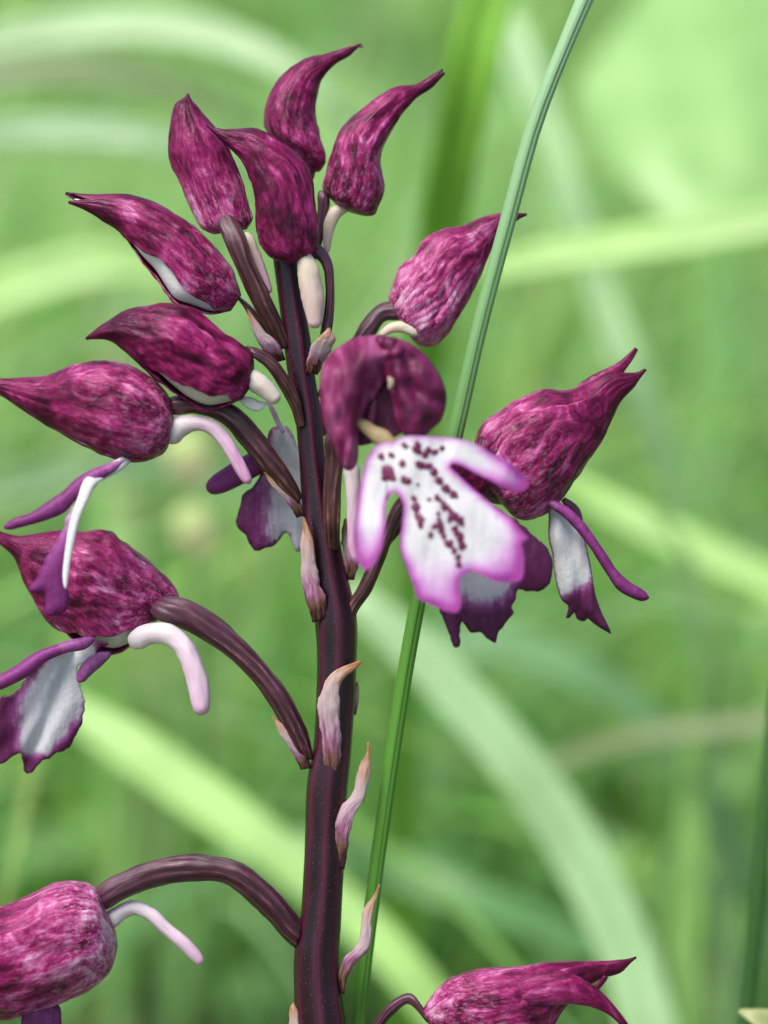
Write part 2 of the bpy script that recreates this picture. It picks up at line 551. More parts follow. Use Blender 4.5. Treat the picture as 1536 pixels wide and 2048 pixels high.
M_SEPAL = sepal_material()
WHITE = (0.76, 0.74, 0.76)
M_LIP = petal_material("spotted_white_lip", [(0.0, WHITE), (0.12, WHITE), (0.25, (0.74, 0.64, 0.75)), (0.5, (0.62, 0.33, 0.62)), (0.8, (0.48, 0.12, 0.45)), (1.0, (0.36, 0.055, 0.31))], edge_noise=0.10, transl=0.3)
M_LIPD = petal_material("purple_edged_lip", [(0.0, (0.62, 0.62, 0.64)), (0.30, (0.50, 0.46, 0.52)), (0.50, (0.30, 0.12, 0.27)), (0.72, (0.175, 0.024, 0.13)), (1.0, (0.085, 0.009, 0.055))], edge_noise=0.4)
M_MAG = petal_material("magenta_petal", [(0.0, (0.55, 0.38, 0.55)), (0.5, (0.27, 0.045, 0.23)), (1.0, (0.15, 0.014, 0.115))], edge_noise=0.25)
M_HOODIN = petal_material("maroon_hood_petal", [(0.0, (0.055, 0.004, 0.024)), (0.5, (0.17, 0.012, 0.075)), (1.0, (0.42, 0.10, 0.24))], edge_noise=0.45, transl=0.08)
M_INNER = petal_material("white_inner_petal", [(0.0, (0.80, 0.79, 0.78)), (1.0, (0.62, 0.60, 0.50))], edge_noise=0.3)
M_INNERC = petal_material('cream_column', [(0.0, (0.42, 0.34, 0.26)), (1.0, (0.30, 0.22, 0.10))], edge_noise=0.5)
M_SPOT = NT("dark_red_spot"); M_SPOT.set(Roughness=0.5); M_SPOT.b.inputs['Base Color'].default_value = (0.115, 0.005, 0.050, 1); M_SPOT = M_SPOT.m
M_SPUR = spur_material()
M_OVARY = ovary_material()
M_STEM = stem_material()
M_BRACT = bract_material()
M_GRASS = grass_material("meadow_grass", 0.5)
M_BLADE = grass_material("broad_grass_blade", 0.35, 0.38)
M_STALK = stalk_material("green_grass_stalk", (0.36, 0.56, 0.34), (0.085, 0.25, 0.025), (0.17, 0.38, 0.10))
M_STALK2 = stalk_material("dark_green_stalk", (0.05, 0.15, 0.03), (0.035, 0.11, 0.02), (0.07, 0.18, 0.04))
M_GROUND = ground_material()

# ------------------------------------------------------------------ ground
G = 150.0
nn_ = 40
gv, gf = [], []
ax = np.sign(np.linspace(-1, 1, nn_ + 1)) * np.abs(np.linspace(-1, 1, nn_ + 1)) ** 3 * G
for yy in ax:
    for xx in ax:
        gv.append((xx, yy, 0.012 * nz(xx * 3, yy * 3) if abs(xx) < 10 and abs(yy) < 10 else 0.0))
for i in range(nn_):
    for j in range(nn_):
        a = i * (nn_ + 1) + j
        gf.append((a, a + 1, a + nn_ + 2, a + nn_ + 1))
mk("ground", gv, gf, M_GROUND, kind='structure', label='dark mossy soil under the meadow grass', origin=Vector((0, 0, 0)))

# ------------------------------------------------------------------ meadow grass behind (one mass)
PAL = np.array([(0.19, 0.38, 0.08), (0.27, 0.50, 0.12), (0.36, 0.60, 0.19), (0.28, 0.52, 0.20), (0.44, 0.66, 0.31), (0.40, 0.58, 0.14), (0.34, 0.38, 0.18)]) * np.array((1.06, 1.08, 1.18))
def grass_mass(name, rows, label):
    """rows: (x, y, height, lean, direction, width, colour) arrays -> one mesh of folded blades"""
    X, Y, HH, LEAN, AZ, WD, TI = rows
    n, q = len(X), 8
    t = np.linspace(0, 1, q)[None, :]
    hor = HH[:, None] * (LEAN[:, None] * t ** 1.9 + 0.05 * t)
    ver = HH[:, None] * (t - 0.42 * LEAN[:, None] * t ** 2.6)
    cx = X[:, None] + np.cos(AZ)[:, None] * hor
    cy = Y[:, None] + np.sin(AZ)[:, None] * hor
    cz = ver - 0.004
    hw = WD[:, None] / 2 * np.clip(1.05 - t ** 2.2, 0.04, 1) * (0.55 + 0.45 * np.minimum(1, t * 4))
    tw = AZ[:, None] + math.pi / 2 + 0.5 * t
    sx, sy = np.cos(tw) * hw, np.sin(tw) * hw
    V = np.empty((n, q, 3, 3))
    V[:, :, 0] = np.stack([cx - sx, cy - sy, cz + hw * 0.25], -1)
    V[:, :, 1] = np.stack([cx, cy, cz], -1)
    V[:, :, 2] = np.stack([cx + sx, cy + sy, cz + hw * 0.25], -1)
    idx = np.arange(n * q * 3).reshape(n, q, 3)
    F = []
    for c in range(2):
        F.append(np.stack([idx[:, :-1, c], idx[:, :-1, c + 1], idx[:, 1:, c + 1], idx[:, 1:, c]], -1).reshape(-1, 4))
    F = np.concatenate(F).tolist()
    tint = np.repeat(TI, q * 3, axis=0)
    return mk(name, V.reshape(-1, 3), F, M_GRASS, kind='stuff', label=label, attrs={'tint': tint}, origin=Vector((0, 0, 0)))

def scatter(n, y0, y1, h0, h1, w0, w1, spread=0.30, pw=1.0):
    Y = y0 + (y1 - y0) * RNG.random(n) ** pw
    X = (RNG.random(n) * 2 - 1) * (spread * (Y + 0.15) + 0.10)
    HH = h0 + (h1 - h0) * RNG.random(n)
    LEAN = 0.15 + 0.85 * RNG.random(n)
    AZ = RNG.random(n) * 2 * math.pi
    WD = w0 + (w1 - w0) * RNG.random(n)
    c = PAL[RNG.integers(0, len(PAL), n)] * (0.70 + 0.75 * RNG.random((n, 1)) ** 1.3)
    keep = np.array([nz(a * 13, b * 13, 2.2) + 0.6 * nz(a * 37, b * 37, 8.1) > -0.42 for a, b in zip(X, Y)])
    return tuple(q[keep] for q in (X, Y, HH, LEAN, AZ, WD, c))

parts_ = [scatter(5000, 0.28, 0.85, 0.04, 0.13, 0.0025, 0.006, 0.36),
          scatter(900, 0.20, 0.80, 0.14, 0.27, 0.003, 0.0065, 0.40),
          scatter(5200, 0.55, 1.6, 0.05, 0.17, 0.005, 0.011),
          scatter(5500, 1.3, 4.5, 0.12, 0.34, 0.008, 0.018),
          scatter(1500, 4.0, 14, 0.25, 0.7, 0.03, 0.07)]
grass_mass("meadow_grass", [np.concatenate(z) for z in zip(*parts_)], 'dense soft green meadow grass filling everything behind the orchid')

def herb_carpet(n):
    """low rounded leaves of clover and moss between the grass"""
    Y = 0.24 + 1.3 * RNG.random(n) ** 1.3
    X = (RNG.random(n) * 2 - 1) * (0.34 * (Y + 0.15) + 0.12)
    keep = np.array([nz(a * 13, b * 13, 2.2) + 0.6 * nz(a * 37, b * 37, 8.1) > -0.55 for a, b in zip(X, Y)])
    X, Y = X[keep], Y[keep]; n = len(X)
    Z = 0.003 + 0.05 * RNG.random(n) ** 1.5
    R = 0.003 + 0.006 * RNG.random(n)
    az = RNG.random(n) * 6.283; tl = (RNG.random(n) - 0.3) * 0.9
    K = 7
    V = np.empty((n, K + 1, 3))
    ex = np.stack([np.cos(az), np.sin(az), 0 * az], -1)
    ey = np.stack([-np.sin(az) * np.cos(tl), np.cos(az) * np.cos(tl), np.sin(tl)], -1)
    c = np.stack([X, Y, Z], -1)
    V[:, 0] = c - np.stack([0 * X, 0 * X, R * 0.25], -1)
    for k in range(K):
        a = 2 * math.pi * k / K
        rr = R * (1.0 if k else 0.75)
        V[:, k + 1] = c + ex * (rr * 0.8 * math.sin(a))[:, None] + ey * (rr * math.cos(a))[:, None]
    idx = np.arange(n * (K + 1)).reshape(n, K + 1)
    F = np.concatenate([np.stack([idx[:, 0], idx[:, k + 1], idx[:, (k + 1) % K + 1]], -1) for k in range(K)]).tolist()
    tint = np.repeat(PAL[RNG.integers(0, 6, n)] * (0.8 + 0.6 * RNG.random((n, 1))), K + 1, axis=0)
    mk("clover_carpet", V.reshape(-1, 3), F, M_GRASS, kind='stuff', label='low carpet of small green leaves under the grass', attrs={'tint': tint}, origin=Vector((0, 0, 0)))
herb_carpet(13000)

# ------------------------------------------------------------------ single blades one can pick out
def blade(name, path, widths, tint, label, cat, group=None, facing=0.35, root='end', fold=0.22, mat=None, n=40):
    """path: (px, py, d) points; the root end runs on down into the ground"""
    pts = [P(*q) for q in path]
    ks = [(DIST - q[2] * S) / DIST for q in path]
    hw = [w_ / 2 * S * k for w_, k in zip(np.interp(np.linspace(0, 1, len(path)), np.linspace(0, 1, len(widths)), widths), ks)]
    if root == 'start':
        pts.reverse(); hw.reverse()
    if root:
        tan = (pts[-1] - pts[-2]).normalized()
        z = pts[-1].z
        dirn = (tan * 0.8 + Vector((0, 0.15, -1.0))).normalized()
        if dirn.z > -0.4: dirn = Vector((dirn.x, dirn.y, -0.4)).normalized()
        q = pts[-1] + dirn * (z / -dirn.z) * 0.5
        pts.append(q)
        pts.append(Vector((q.x + dirn.x * z * 0.25, q.y + dirn.y * z * 0.25, -0.006)))
        hw += [hw[-1], hw[-1] * 0.8]
    arr = herm([(*p, h) for p, h in zip(pts, hw)], n)
    verts, faces = [], []
    for i in range(n):
        p = Vector(arr[i, :3])
        t = Vector(arr[min(i + 1, n - 1), :3]) - Vector(arr[max(i - 1, 0), :3])
        t.normalize()
        nrm = (CAM - p).normalized() * (1 - facing) + Vector((0, 0, 1)) * facing
        side = t.cross(nrm).normalized()
        up = side.cross(t).normalized()
        h = max(arr[i, 3], 1e-5)
        for j in range(5):
            v = j / 2 - 1
            verts.append(p + side * (v * h) + up * (h * fold * abs(v)))
    for i in range(n - 1):
        for j in range(4):
            a = i * 5 + j
            faces.append((a, a + 1, a + 6, a + 5))
    base = np.array(tint)
    tt = np.array([base * (0.92 + 0.16 * (j != 2)) for i in range(n) for j in range(5)])
    return mk(name, verts, faces, mat or M_BLADE, label=label, cat=cat, group=group, attrs={'tint': tt}, origin=Vector(arr[-1, :3]), thick=6)

PALE = (0.42, 0.62, 0.32)
BRIGHT = (0.40, 0.64, 0.20)
MID = (0.15, 0.34, 0.08)
GRP = 'single grass blades arching behind the orchid'
blade("grass_leaf", [(690, 1180, -2900), (790, 1265, -2850), (900, 1375, -2800), (1010, 1500, -2750), (1105, 1625, -2700), (1195, 1780, -2650), (1265, 1940, -2600), (1310, 2120, -2500)],
      [50, 88, 100, 105, 110, 112, 112, 110], PALE, 'pale green grass blade curving down beside the orchid stem to the bottom edge', 'grass blade', GRP)
blade("grass_leaf", [(90, 1390, -3300), (230, 1475, -3200), (380, 1580, -3100), (520, 1680, -3000), (650, 1785, -2900), (770, 1895, -2800), (900, 2060, -2700)],
      [50, 90, 100, 95, 88, 84, 84], BRIGHT, 'bright blade slanting behind the lower orchid stem under the purple-edged lip', 'grass blade', GRP)
blade("grass_leaf", [(1120, -420, -1700), (1050, -220, -1800), (1000, -70, -1900), (955, 80, -1900), (925, 230, -2000), (890, 420, -2200), (868, 560, -2500), (850, 740, -3000), (830, 1000, -3600)],
      [10, 70, 95, 100, 96, 92, 85, 70, 60], (0.25, 0.52, 0.06), 'saturated green upright blade above the orchid between buds and grass stalk', 'grass blade', GRP, facing=0.15, fold=0.5)
blade("grass_leaf", [(-60, 100, -4300), (120, 62, -4300), (330, 55, -4200), (500, 100, -4100), (620, 165, -4000), (700, 250, -4000)],
      [60, 84, 80, 66, 50, 20], PALE, 'pale blade arching from the top left corner above all the buds', 'grass blade', GRP, root='start')
blade("grass_leaf", [(-60, 275, -4000), (110, 262, -4000), (260, 275, -3900), (420, 300, -3900), (520, 340, -3900)],
      [50, 62, 60, 40, 16], (0.30, 0.48, 0.25), 'pale level blade behind the topmost left bud', 'grass blade', GRP, root='start')
blade("grass_leaf", [(-60, 165, -4600), (100, 140, -4600), (260, 150, -4600), (400, 195, -4600), (520, 260, -4700)],
      [60, 60, 55, 45, 20], (0.24, 0.32, 0.15), 'olive grey blade lying between two pale blades at the top', 'grass blade', GRP, root='start')
blade("grass_leaf", [(960, 545, -3300), (1100, 515, -3300), (1250, 492, -3200), (1400, 470, -3100), (1600, 440, -3000)],
      [50, 66, 74, 78, 80], BRIGHT, 'bright level blade crossing behind the grass stalk above the forked hood', 'grass blade', GRP)
blade("grass_leaf", [(1010, 20, -4200), (1050, 130, -4100), (1095, 250, -4000), (1150, 420, -3900), (1215, 620, -3800), (1270, 760, -3700), (1310, 860, -3700)],
      [60, 74, 60, 56, 70, 70, 50], (0.36, 0.56, 0.27), 'soft pale blade slanting behind the forked hood at the top of the grass stalk', 'grass blade', GRP)
blade("grass_leaf", [(1060, 930, -3400), (1180, 990, -3400), (1310, 1060, -3300), (1450, 1125, -3200), (1620, 1210, -3100)],
      [40, 60, 72, 78, 78], BRIGHT, 'bright blade running off behind the thin purple lip arm', 'grass blade', GRP)
blade("grass_leaf", [(660, 1690, -3800), (800, 1745, -3800), (950, 1800, -3700), (1100, 1860, -3700), (1260, 1930, -3700)],
      [60, 85, 80, 70, 40], (0.17, 0.36, 0.13), 'mid green blade crossing low behind the long pale curving blade', 'grass blade', GRP, root='start')
blade("grass_leaf", [(1040, 1555, -3600), (1170, 1505, -3500), (1310, 1468, -3400), (1450, 1455, -3300), (1620, 1440, -3200)],
      [30, 36, 40, 40, 40], (0.24, 0.30, 0.13), 'dry brownish blade lying level between curving blade and dark stalk', 'grass blade', GRP)
blade("grass_leaf", [(-80, 1020, -4400), (90, 960, -4400), (260, 930, -4400), (430, 960, -4400), (600, 1040, -4400)],
      [70, 75, 70, 60, 40], (0.20, 0.38, 0.14), 'soft green blade passing behind the side hoods with hanging lips', 'grass blade', GRP, root='start')
blade("grass_leaf", [(-60, 620, -3900), (80, 560, -3900), (240, 530, -3900), (380, 560, -3900)],
      [80, 100, 90, 40], BRIGHT, 'wide bright blade behind the bud with the white slit', 'grass blade', GRP, root='start')
blade("grass_leaf", [(1400, 1300, -3600), (1385, 1480, -3600), (1380, 1700, -3500), (1375, 1900, -3400), (1370, 2100, -3300)],
      [25, 45, 50, 50, 50], (0.22, 0.42, 0.10), 'yellowish upright blade near the dark stalk', 'grass blade', GRP)
blade("grass_leaf", [(720, 1230, -3900), (850, 1290, -3900), (1000, 1290, -3900), (1150, 1340, -3900), (1300, 1440, -3900)],
      [40, 70, 80, 75, 60], (0.24, 0.44, 0.20), 'pale blade half hidden below the two hanging lips', 'grass blade', GRP)

# the broad leaf in the top corner
leafp = [(1150, 170), (1230, 60), (1330, -60), (1560, -160), (1760, -60), (1780, 200), (1660, 350), (1540, 440), (1400, 480), (1300, 430), (1200, 300)]
def leaf_depth(x, y, e): return -5200 + 2.2 * (y - 200) + 150 * (1 - (1 - min(e, 150) / 150) ** 2) - 0.25 * abs(x - 1470) + 90 * nz(x * .006, y * .006)
t0 = empty("broad_leaf_plant", Vector((P(1640, 420, -5200).x, P(1640, 420, -5200).y, 0)), label='plant with one broad light green leaf in the top right corner', cat='leafy plant')
pl_ = smooth_poly(leafp, 30)
def leaf_mat():
    k = NT("broad_light_leaf")
    uv = k.attr('uvw').outputs['Vector']
    n1 = k.noise(uv, 0.25, 5, 0.6)
    col = k.ramp(n1, [(0.3, (0.26, 0.50, 0.14)), (0.7, (0.40, 0.64, 0.24))])
    k.l(col, k.b.inputs['Base Color']); k.set(Roughness=0.4)
    k.translucent(col, 0.35)
    return k.m
M_LEAF = leaf_mat()
sheet("leaf", leafp, leaf_depth, M_LEAF, t0, step=24, thick=10)
a_, b_ = P(1640, 340, -4900), ORIG[t0.name]
def wtube(name, pts, radii, mat, parent=None, n=24, m=10, groove=0.0, **kw):
    arr = herm([(*p, r) for p, r in zip(pts, radii)], n)
    verts, faces, s_at, uv = [], [], [], []
    for i in range(n):
        p = Vector(arr[i, :3])
        t = (Vector(arr[min(i + 1, n - 1), :3]) - Vector(arr[max(i - 1, 0), :3])).normalized()
        e1 = t.cross(Vector((0.13, 1, 0.07))).normalized(); e2 = t.cross(e1)
        for j in range(m):
            an = 2 * math.pi * j / m
            gv_ = 1 - groove * math.exp(-((math.cos(an) - 0.42) / 0.14) ** 2)
            verts.append(p + (e1 * math.cos(an) + e2 * math.sin(an)) * arr[i, 3] * gv_)
            s_at.append(i / (n - 1)); uv.append((p.length * 1000, math.cos(an) * 1.5, math.sin(an) * 1.5))
    for i in range(n - 1):
        for j in range(m):
            a, b = i * m + j, i * m + (j + 1) % m
            faces.append((a, b, b + m, a + m))
    faces.append(tuple(range(m))[::-1]); faces.append(tuple(range((n - 1) * m, n * m)))
    return mk(name, verts, faces, mat, parent, attrs={'s': s_at}, uvs=uv, **kw)
wtube("stalk", [a_, (a_ + b_) / 2 + Vector((0.01, 0, 0.02)), b_ + Vector((0, 0, -0.005))], [0.0012, 0.0016, 0.002], M_STALK2, t0)

# ------------------------------------------------------------------ upright grass stalks
def pts_px(*q): return [P(*z) for z in q]
gp = [(1330, -420, 90), (1235, -160, 70), (1169, 0, 60), (1135, 80, 55), (1072, 240, 48), (1018, 433, 42), (954, 675, 30), (924, 810, 20), (862, 1080, 0), (827, 1250, -10), (766, 1640, -40), (715, 2048, -70), (690, 2300, -90)]
gr = [4, 13, 17, 15.5, 16, 16, 16, 16, 16, 16, 15, 16, 17]
pw = pts_px(*gp)
pw += [Vector((pw[-1].x - 0.002, pw[-1].y - 0.004, 0.10)), Vector((pw[-1].x - 0.003, pw[-1].y - 0.006, -0.006))]
gr += [18, 18]
wtube("grass_stalk", pw, [r * S for r in gr], M_STALK, n=90, m=48, groove=0.12, label='slender straight green grass stalk crossing in front of a bud beside the orchid', cat='grass stalk')
q = pts_px((1560, 1300, -620), (1543, 1450, -620), (1532, 1600, -620), (1515, 1800, -630), (1492, 2020, -640), (1470, 2250, -650))
q += [Vector((q[-1].x - 0.002, q[-1].y, 0.08)), Vector((q[-1].x - 0.004, q[-1].y, -0.006))]
wtube("grass_stalk", q, [8 * S, 15 * S, 18 * S, 20 * S, 21 * S, 22 * S, 22 * S, 22 * S], M_STALK2, n=50, label='dark green upright stalk cut by the edge of the picture', cat='grass stalk')

# dry leaf tip in the bottom corner
blade("dry_leaf", [(1478, 2022, -250), (1500, 2032, -250), (1530, 2042, -250), (1580, 2060, -260), (1640, 2110, -280)],
      [8, 30, 48, 60, 60], (0.42, 0.44, 0.20), 'yellowish leaf tip with brown end at the foot of the dark stalk', 'leaf')

# small pale flower heads far behind the left side hoods
M_YEL = NT("pale_yellow_bud"); M_YEL.set(Roughness=0.6); M_YEL.b.inputs['Base Color'].default_value = (0.36, 0.45, 0.16, 1); M_YEL = M_YEL.m
M_PNK = NT("dusty_pink_calyx"); M_PNK.set(Roughness=0.6); M_PNK.b.inputs['Base Color'].default_value = (0.36, 0.30, 0.17, 1); M_PNK = M_PNK.m
for (x, y, r, lab) in ((378, 905, 50, 'blurred yellowish flower head just below the side hood with a white spur'), (388, 1050, 46, 'blurred pinkish flower head beneath the yellowish one')):
    hd = P(x, y, -3600)
    fo = empty("small_flower", Vector((hd.x, hd.y + 0.02, 0)), label=lab, cat='flower')
    loft("flower_head", [((x - 6, y - r), (x + 6, y - r)), ((x - r * .7, y - r * .6), (x + r * .7, y - r * .6)), ((x - r, y), (x + r, y)), ((x - r * .7, y + r * .6), (x + r * .7, y + r * .6)), ((x - 8, y + r), (x + 8, y + r))],
         -3600, M_YEL, fo, ratio=1.0, n=16, m=14, rough=0.08)
    for kx, ky, kr in ((-0.55, 0.55, 0.3), (0.1, 0.95, 0.34), (0.6, 0.5, 0.3)):
        loft("calyx", path_pairs([(x + kx * r - 4, y + ky * r - r * .35, 3), (x + kx * r, y + ky * r, r * kr), (x + kx * r + 4, y + ky * r + r * .4, 4)]), -3540, M_PNK, fo, ratio=0.5, n=10, m=10)
    wtube("stalk", [P(x, y + r * .8, -3600), P(x + 10, y + 260, -3700), Vector((hd.x, hd.y + 0.02, -0.004))], [8 * S, 9 * S, 11 * S], M_STALK2, fo)

# ================================================================== THE ORCHID
base = Vector((P(645, 2048, 0).x, P(645, 2048, 0).y - 0.018, 0.0))
orchid = empty("orchid_plant", base, label='tall purple orchid spike with hooded buds, spotted white lips and dark stem', cat='orchid')

# stem
stem_pairs = [((545, 500), (597, 500)), ((552, 560), (604, 560)), ((560, 620), (612, 620)), ((568, 690), (624, 690)), ((578, 760), (632, 760)),
              ((590, 830), (644, 830)), ((597, 900), (650, 900)), ((602, 970), (660, 970)), ((608, 1050), (676, 1050)), ((620, 1130), (690, 1130)),
              ((630, 1240), (714, 1240)), ((634, 1330), (713, 1330)), ((632, 1420), (709, 1420)), ((628, 1490), (704, 1490)), ((615, 1560), (697, 1560)),
              ((611, 1650), (690, 1650)), ((607, 1750), (687, 1750)), ((600, 1840), (682, 1840)), ((590, 1900), (679, 1900)), ((588, 1970), (682, 1970)), ((592, 2060), (694, 2060)),
              ((596, 2200), (702, 2200))]
C_, H_, D_, ln_ = stations(stem_pairs, 0, 150)
sv, sf, ss, srib, suv = [], [], [], [], []
m_ = 40
tail = [Vector((base.x, base.y + 0.010, 0.13)), Vector((base.x, base.y + 0.003, 0.07)), Vector((base.x, base.y, -0.006))]
ringc = []
for i in range(150):
    R_ = np.linalg.norm(H_[i])
    for j in range(m_):
        th = 2 * math.pi * j / m_
        rb = 0.5 + 0.5 * math.cos(7 * th + 0.03 * ln_[i] / 25)
        f = 1 + 0.05 * (rb - 0.5) + 0.03 * nz(ln_[i] / 60, math.cos(th) * 1.5, math.sin(th) * 1.5)
        x = C_[i, 0] + H_[i, 0] * math.cos(th) * f
        y = C_[i, 1] + H_[i, 1] * math.cos(th) * f
        sv.append(P(x, y, R_ * 0.95 * math.sin(th) * f)); ss.append(i / 149); srib.append(rb)
        suv.append((ln_[i] / 25, math.cos(th) * R_ / 25 * 1.5, math.sin(th) * R_ / 25 * 1.5))
for c in tail:
    for j in range(m_):
        th = 2 * math.pi * j / m_
        sv.append(c + Vector((-math.cos(th), -math.sin(th), 0)) * 54 * S); ss.append(1); srib.append(0.5)
        suv.append(((0.25 - c.z) * 1000, math.cos(th) * 3, math.sin(th) * 3))
for i in range(152):
    for j in range(m_):
        a, b = i * m_ + j, i * m_ + (j + 1) % m_
        sf.append((a, b, b + m_, a + m_))
sf.append(tuple(range(m_))[::-1])
mk("stem", sv, sf, M_STEM, orchid, attrs={'s': ss, 'rib': srib}, uvs=suv)

def lin(*kv):
    xs, ys = [k[0] for k in kv], [k[1] for k in kv]
    return lambda s: float(np.interp(s, xs, ys))

NF = [0]
def hood(pairs, d, label, ratio=0.8, near=(64, 196), dors=(-70, 84), far=(-196, -40), pale=0.5, rough=0.058, inner=0.0,
         forks=(None, None, None), name='flower', wave=0.014, insc=0.86):
    """a closed hood: an inner petal body with three overlapping sepals round it"""
    NF[0] += 1
    sd = NF[0] * 1.37
    fl = loft(name, pairs, d, M_INNER, orchid, ratio=ratio, n=36, m=24, sc=insc, taper=0.3, label=label, seed=sd)
    pu = fl.data.attributes.new('pu', 'FLOAT', 'POINT')
    pu.data.foreach_set('value', [inner] * len(fl.data.vertices))
    pr = {'pale': pale}
    loft('sepal', pairs, d, M_SEPAL, fl, ratio=ratio, n=70, m=26, theta=dors, closed=False, sc=0.905, rough=rough, wave=wave, seed=sd, thick=3.5, props=pr, taper=0.09, fork=forks[1])
    loft('sepal', pairs, d, M_SEPAL, fl, ratio=ratio, n=56, m=18, theta=far, closed=False, sc=0.985, rough=rough, wave=wave, seed=sd + .4, thick=3.5, props=pr, taper=0.09, fork=forks[2])
    loft('sepal', pairs, d, M_SEPAL, fl, ratio=ratio, n=80, m=40, theta=near, closed=False, sc=0.985, rough=rough, wave=wave, edge=0.05, keel=0.06, seed=sd + .8, thick=3.5, props=pr, taper=0.09, fork=forks[0])
    return fl

def round_start(pairs):
    (l0, r0), (l1, r1) = [[np.array(q, float) for q in p] for p in pairs[:2]]
    c0, c1 = (l0 + r0) / 2, (l1 + r1) / 2
    h = (l0 - r0) / 2
    t = (c0 - c1) / (np.linalg.norm(c0 - c1) + 1e-6) * np.linalg.norm(h)
    return [(tuple(c0 + t * f + h * q), tuple(c0 + t * f - h * q)) for f, q in ((0.6, 0.3), (0.45, 0.7))] + list(pairs)

def ovary(pairs, d, fl, tan=0.3, ribs=6, twist=0.55, **kw):
    pairs = round_start(pairs)
    if not np.isscalar(d): d = [d[0] - 12, d[0] - 6] + list(d)
    return loft('ovary', pairs, d, M_OVARY, fl, ratio=0.9, n=60, m=56, ribs=ribs + 3, ribamp=0.035, twist=twist, rough=0.06, sc=0.86, seed=NF[0] * 2.1, props={'tan': tan}, **kw)

def cream_spur(path, d, fl, cream=0.0, blush=0.3, **kw):
    path = [(x, y, h * (0.98 - 0.20 * q / (len(path) - 1))) for q, (x, y, h) in enumerate(path)]
    return spur(path, d, fl, M_SPUR, props={'cream': cream, 'blush': blush}, seed=NF[0] * 1.9, **kw)

# --- topmost bud, tip curling over to the right
f = hood([((722, 83), (722, 93)), ((690, 96), (695, 112)), ((652, 108), (668, 128)), ((613, 116), (642, 158)), ((570, 144), (632, 195)), ((539, 183), (629, 232)),
          ((527, 222), (635, 262)), ((532, 262), (644, 290)), ((562, 292), (650, 312)), ((604, 330), (646, 332)), ((622, 342), (637, 343))],
         -70, 'topmost closed bud with its tip curling over', near=(64, lin((0, 196), (0.55, 196), (0.72, 165), (0.95, 150), (1, 180))), pale=0.45, forks=(None, (4, 6, 0.08), None), name='flower_bud')
ovary([((590, 322), (632, 330)), ((575, 390), (615, 395)), ((562, 470), (598, 470)), ((560, 530), (592, 530))], -75, f, tan=0.4)
# --- upper right bud
f = hood([((884, 133), (888, 153)), ((855, 156), (858, 177)), ((829, 169), (833, 194)), ((795, 172), (811, 218)), ((760, 189), (790, 250)), ((729, 210), (770, 284)),
          ((700, 232), (759, 316)), ((675, 261), (763, 345)), ((659, 300), (768, 374)), ((648, 342), (758, 407)), ((648, 384), (730, 430)), ((668, 403), (700, 423))],
         -40, 'closed bud leaning out to the upper side on a cream neck', pale=0.5, forks=((3, 3, 0.1), (0, -3, 0.1), None), name='flower_bud')
ovary([((636, 384), (660, 398)), ((634, 420), (658, 425)), ((622, 480), (646, 484)), ((590, 560), (615, 565)), ((570, 610), (600, 615))], -45, f, tan=0.25)
cream_spur([(694, 410, 11), (672, 424, 15), (660, 448, 15), (655, 475, 12), (653, 500, 9)], -34, f, cream=0.55, blush=0.1)
# --- back left bud standing upright
f = hood([((371, 187), (381, 189)), ((350, 208), (397, 218)), ((340, 240), (420, 246)), ((334, 275), (440, 270)), ((333, 305), (454, 290)), ((341, 335), (466, 320)),
          ((355, 364), (478, 352)), ((369, 402), (490, 386)), ((385, 434), (497, 416)), ((402, 458), (502, 440)), ((425, 468), (492, 458))],
         5, 'upright closed bud behind the dark curling one', ratio=0.62, pale=0.66, rough=0.04, name='flower_bud')
ovary([((430, 436), (466, 428)), ((444, 480), (494, 472)), ((464, 526), (514, 527)), ((492, 590), (542, 588)), ((526, 652), (566, 640)), ((556, 702), (584, 690))], [30, 52, 50, 40, 25, 10], f, tan=0.75, twist=0.3)
cream_spur([(492, 470, 9), (508, 505, 13), (524, 545, 13), (538, 580, 9)], 20, f, cream=0.5, blush=0.55)
# --- bud with white slit, upper left
f = hood([((152, 386), (146, 410)), ((176, 391), (176, 418)), ((215, 388), (205, 438)), ((256, 388), (234, 458)), ((300, 399), (257, 486)), ((340, 416), (280, 518)),
          ((375, 438), (305, 546)), ((411, 470), (327, 582)), ((441, 496), (343, 604)), ((466, 532), (380, 616)), ((478, 568), (425, 627)), ((482, 590), (462, 620))],
         10, 'side bud split open along a white slit', near=(46, lin((0, 190), (0.25, 180), (0.38, 140), (0.55, 122), (0.75, 118), (0.9, 128), (1, 160))), far=(-184, -40), pale=0.5,
         forks=((-12, 6, 0.16), (-4, -10, 0.16), (-18, -12, 0.18)), name='flower_bud')
ovary([((470, 585), (485, 612)), ((500, 608), (500, 640)), ((530, 640), (525, 668)), ((560, 670), (552, 700))], -8, f, tan=0.5)
# --- dark bud in the middle, tip pointing left
f3 = hood([((413, 246), (415, 256)), ((440, 258), (446, 283)), ((471, 256), (477, 312)), ((506, 252), (491, 333)), ((546, 265), (502, 363)), ((581, 291), (509, 396)),
          ((611, 324), (513, 426)), ((629, 360), (515, 452)), ((637, 400), (517, 472)), ((641, 450), (525, 497)), ((637, 492), (548, 517)), ((622, 514), (580, 526))],
         62, 'dark closed bud in the middle bending its tip over its neighbour', ratio=0.7, near=(64, lin((0, 196), (0.7, 190), (0.85, 160), (1, 150))), pale=0.28, name='flower_bud')
ovary([((612, 500), (640, 488)), ((640, 528), (664, 518)), ((649, 572), (670, 572)), ((645, 632), (668, 640)), ((632, 690), (656, 698)), ((622, 730), (640, 734))], 45, f3, tan=0.2)
cream_spur([(606, 505, 12), (613, 530, 23), (620, 565, 28), (627, 605, 28), (630, 640, 22)], 70, f3, cream=0.62, blush=0.25)
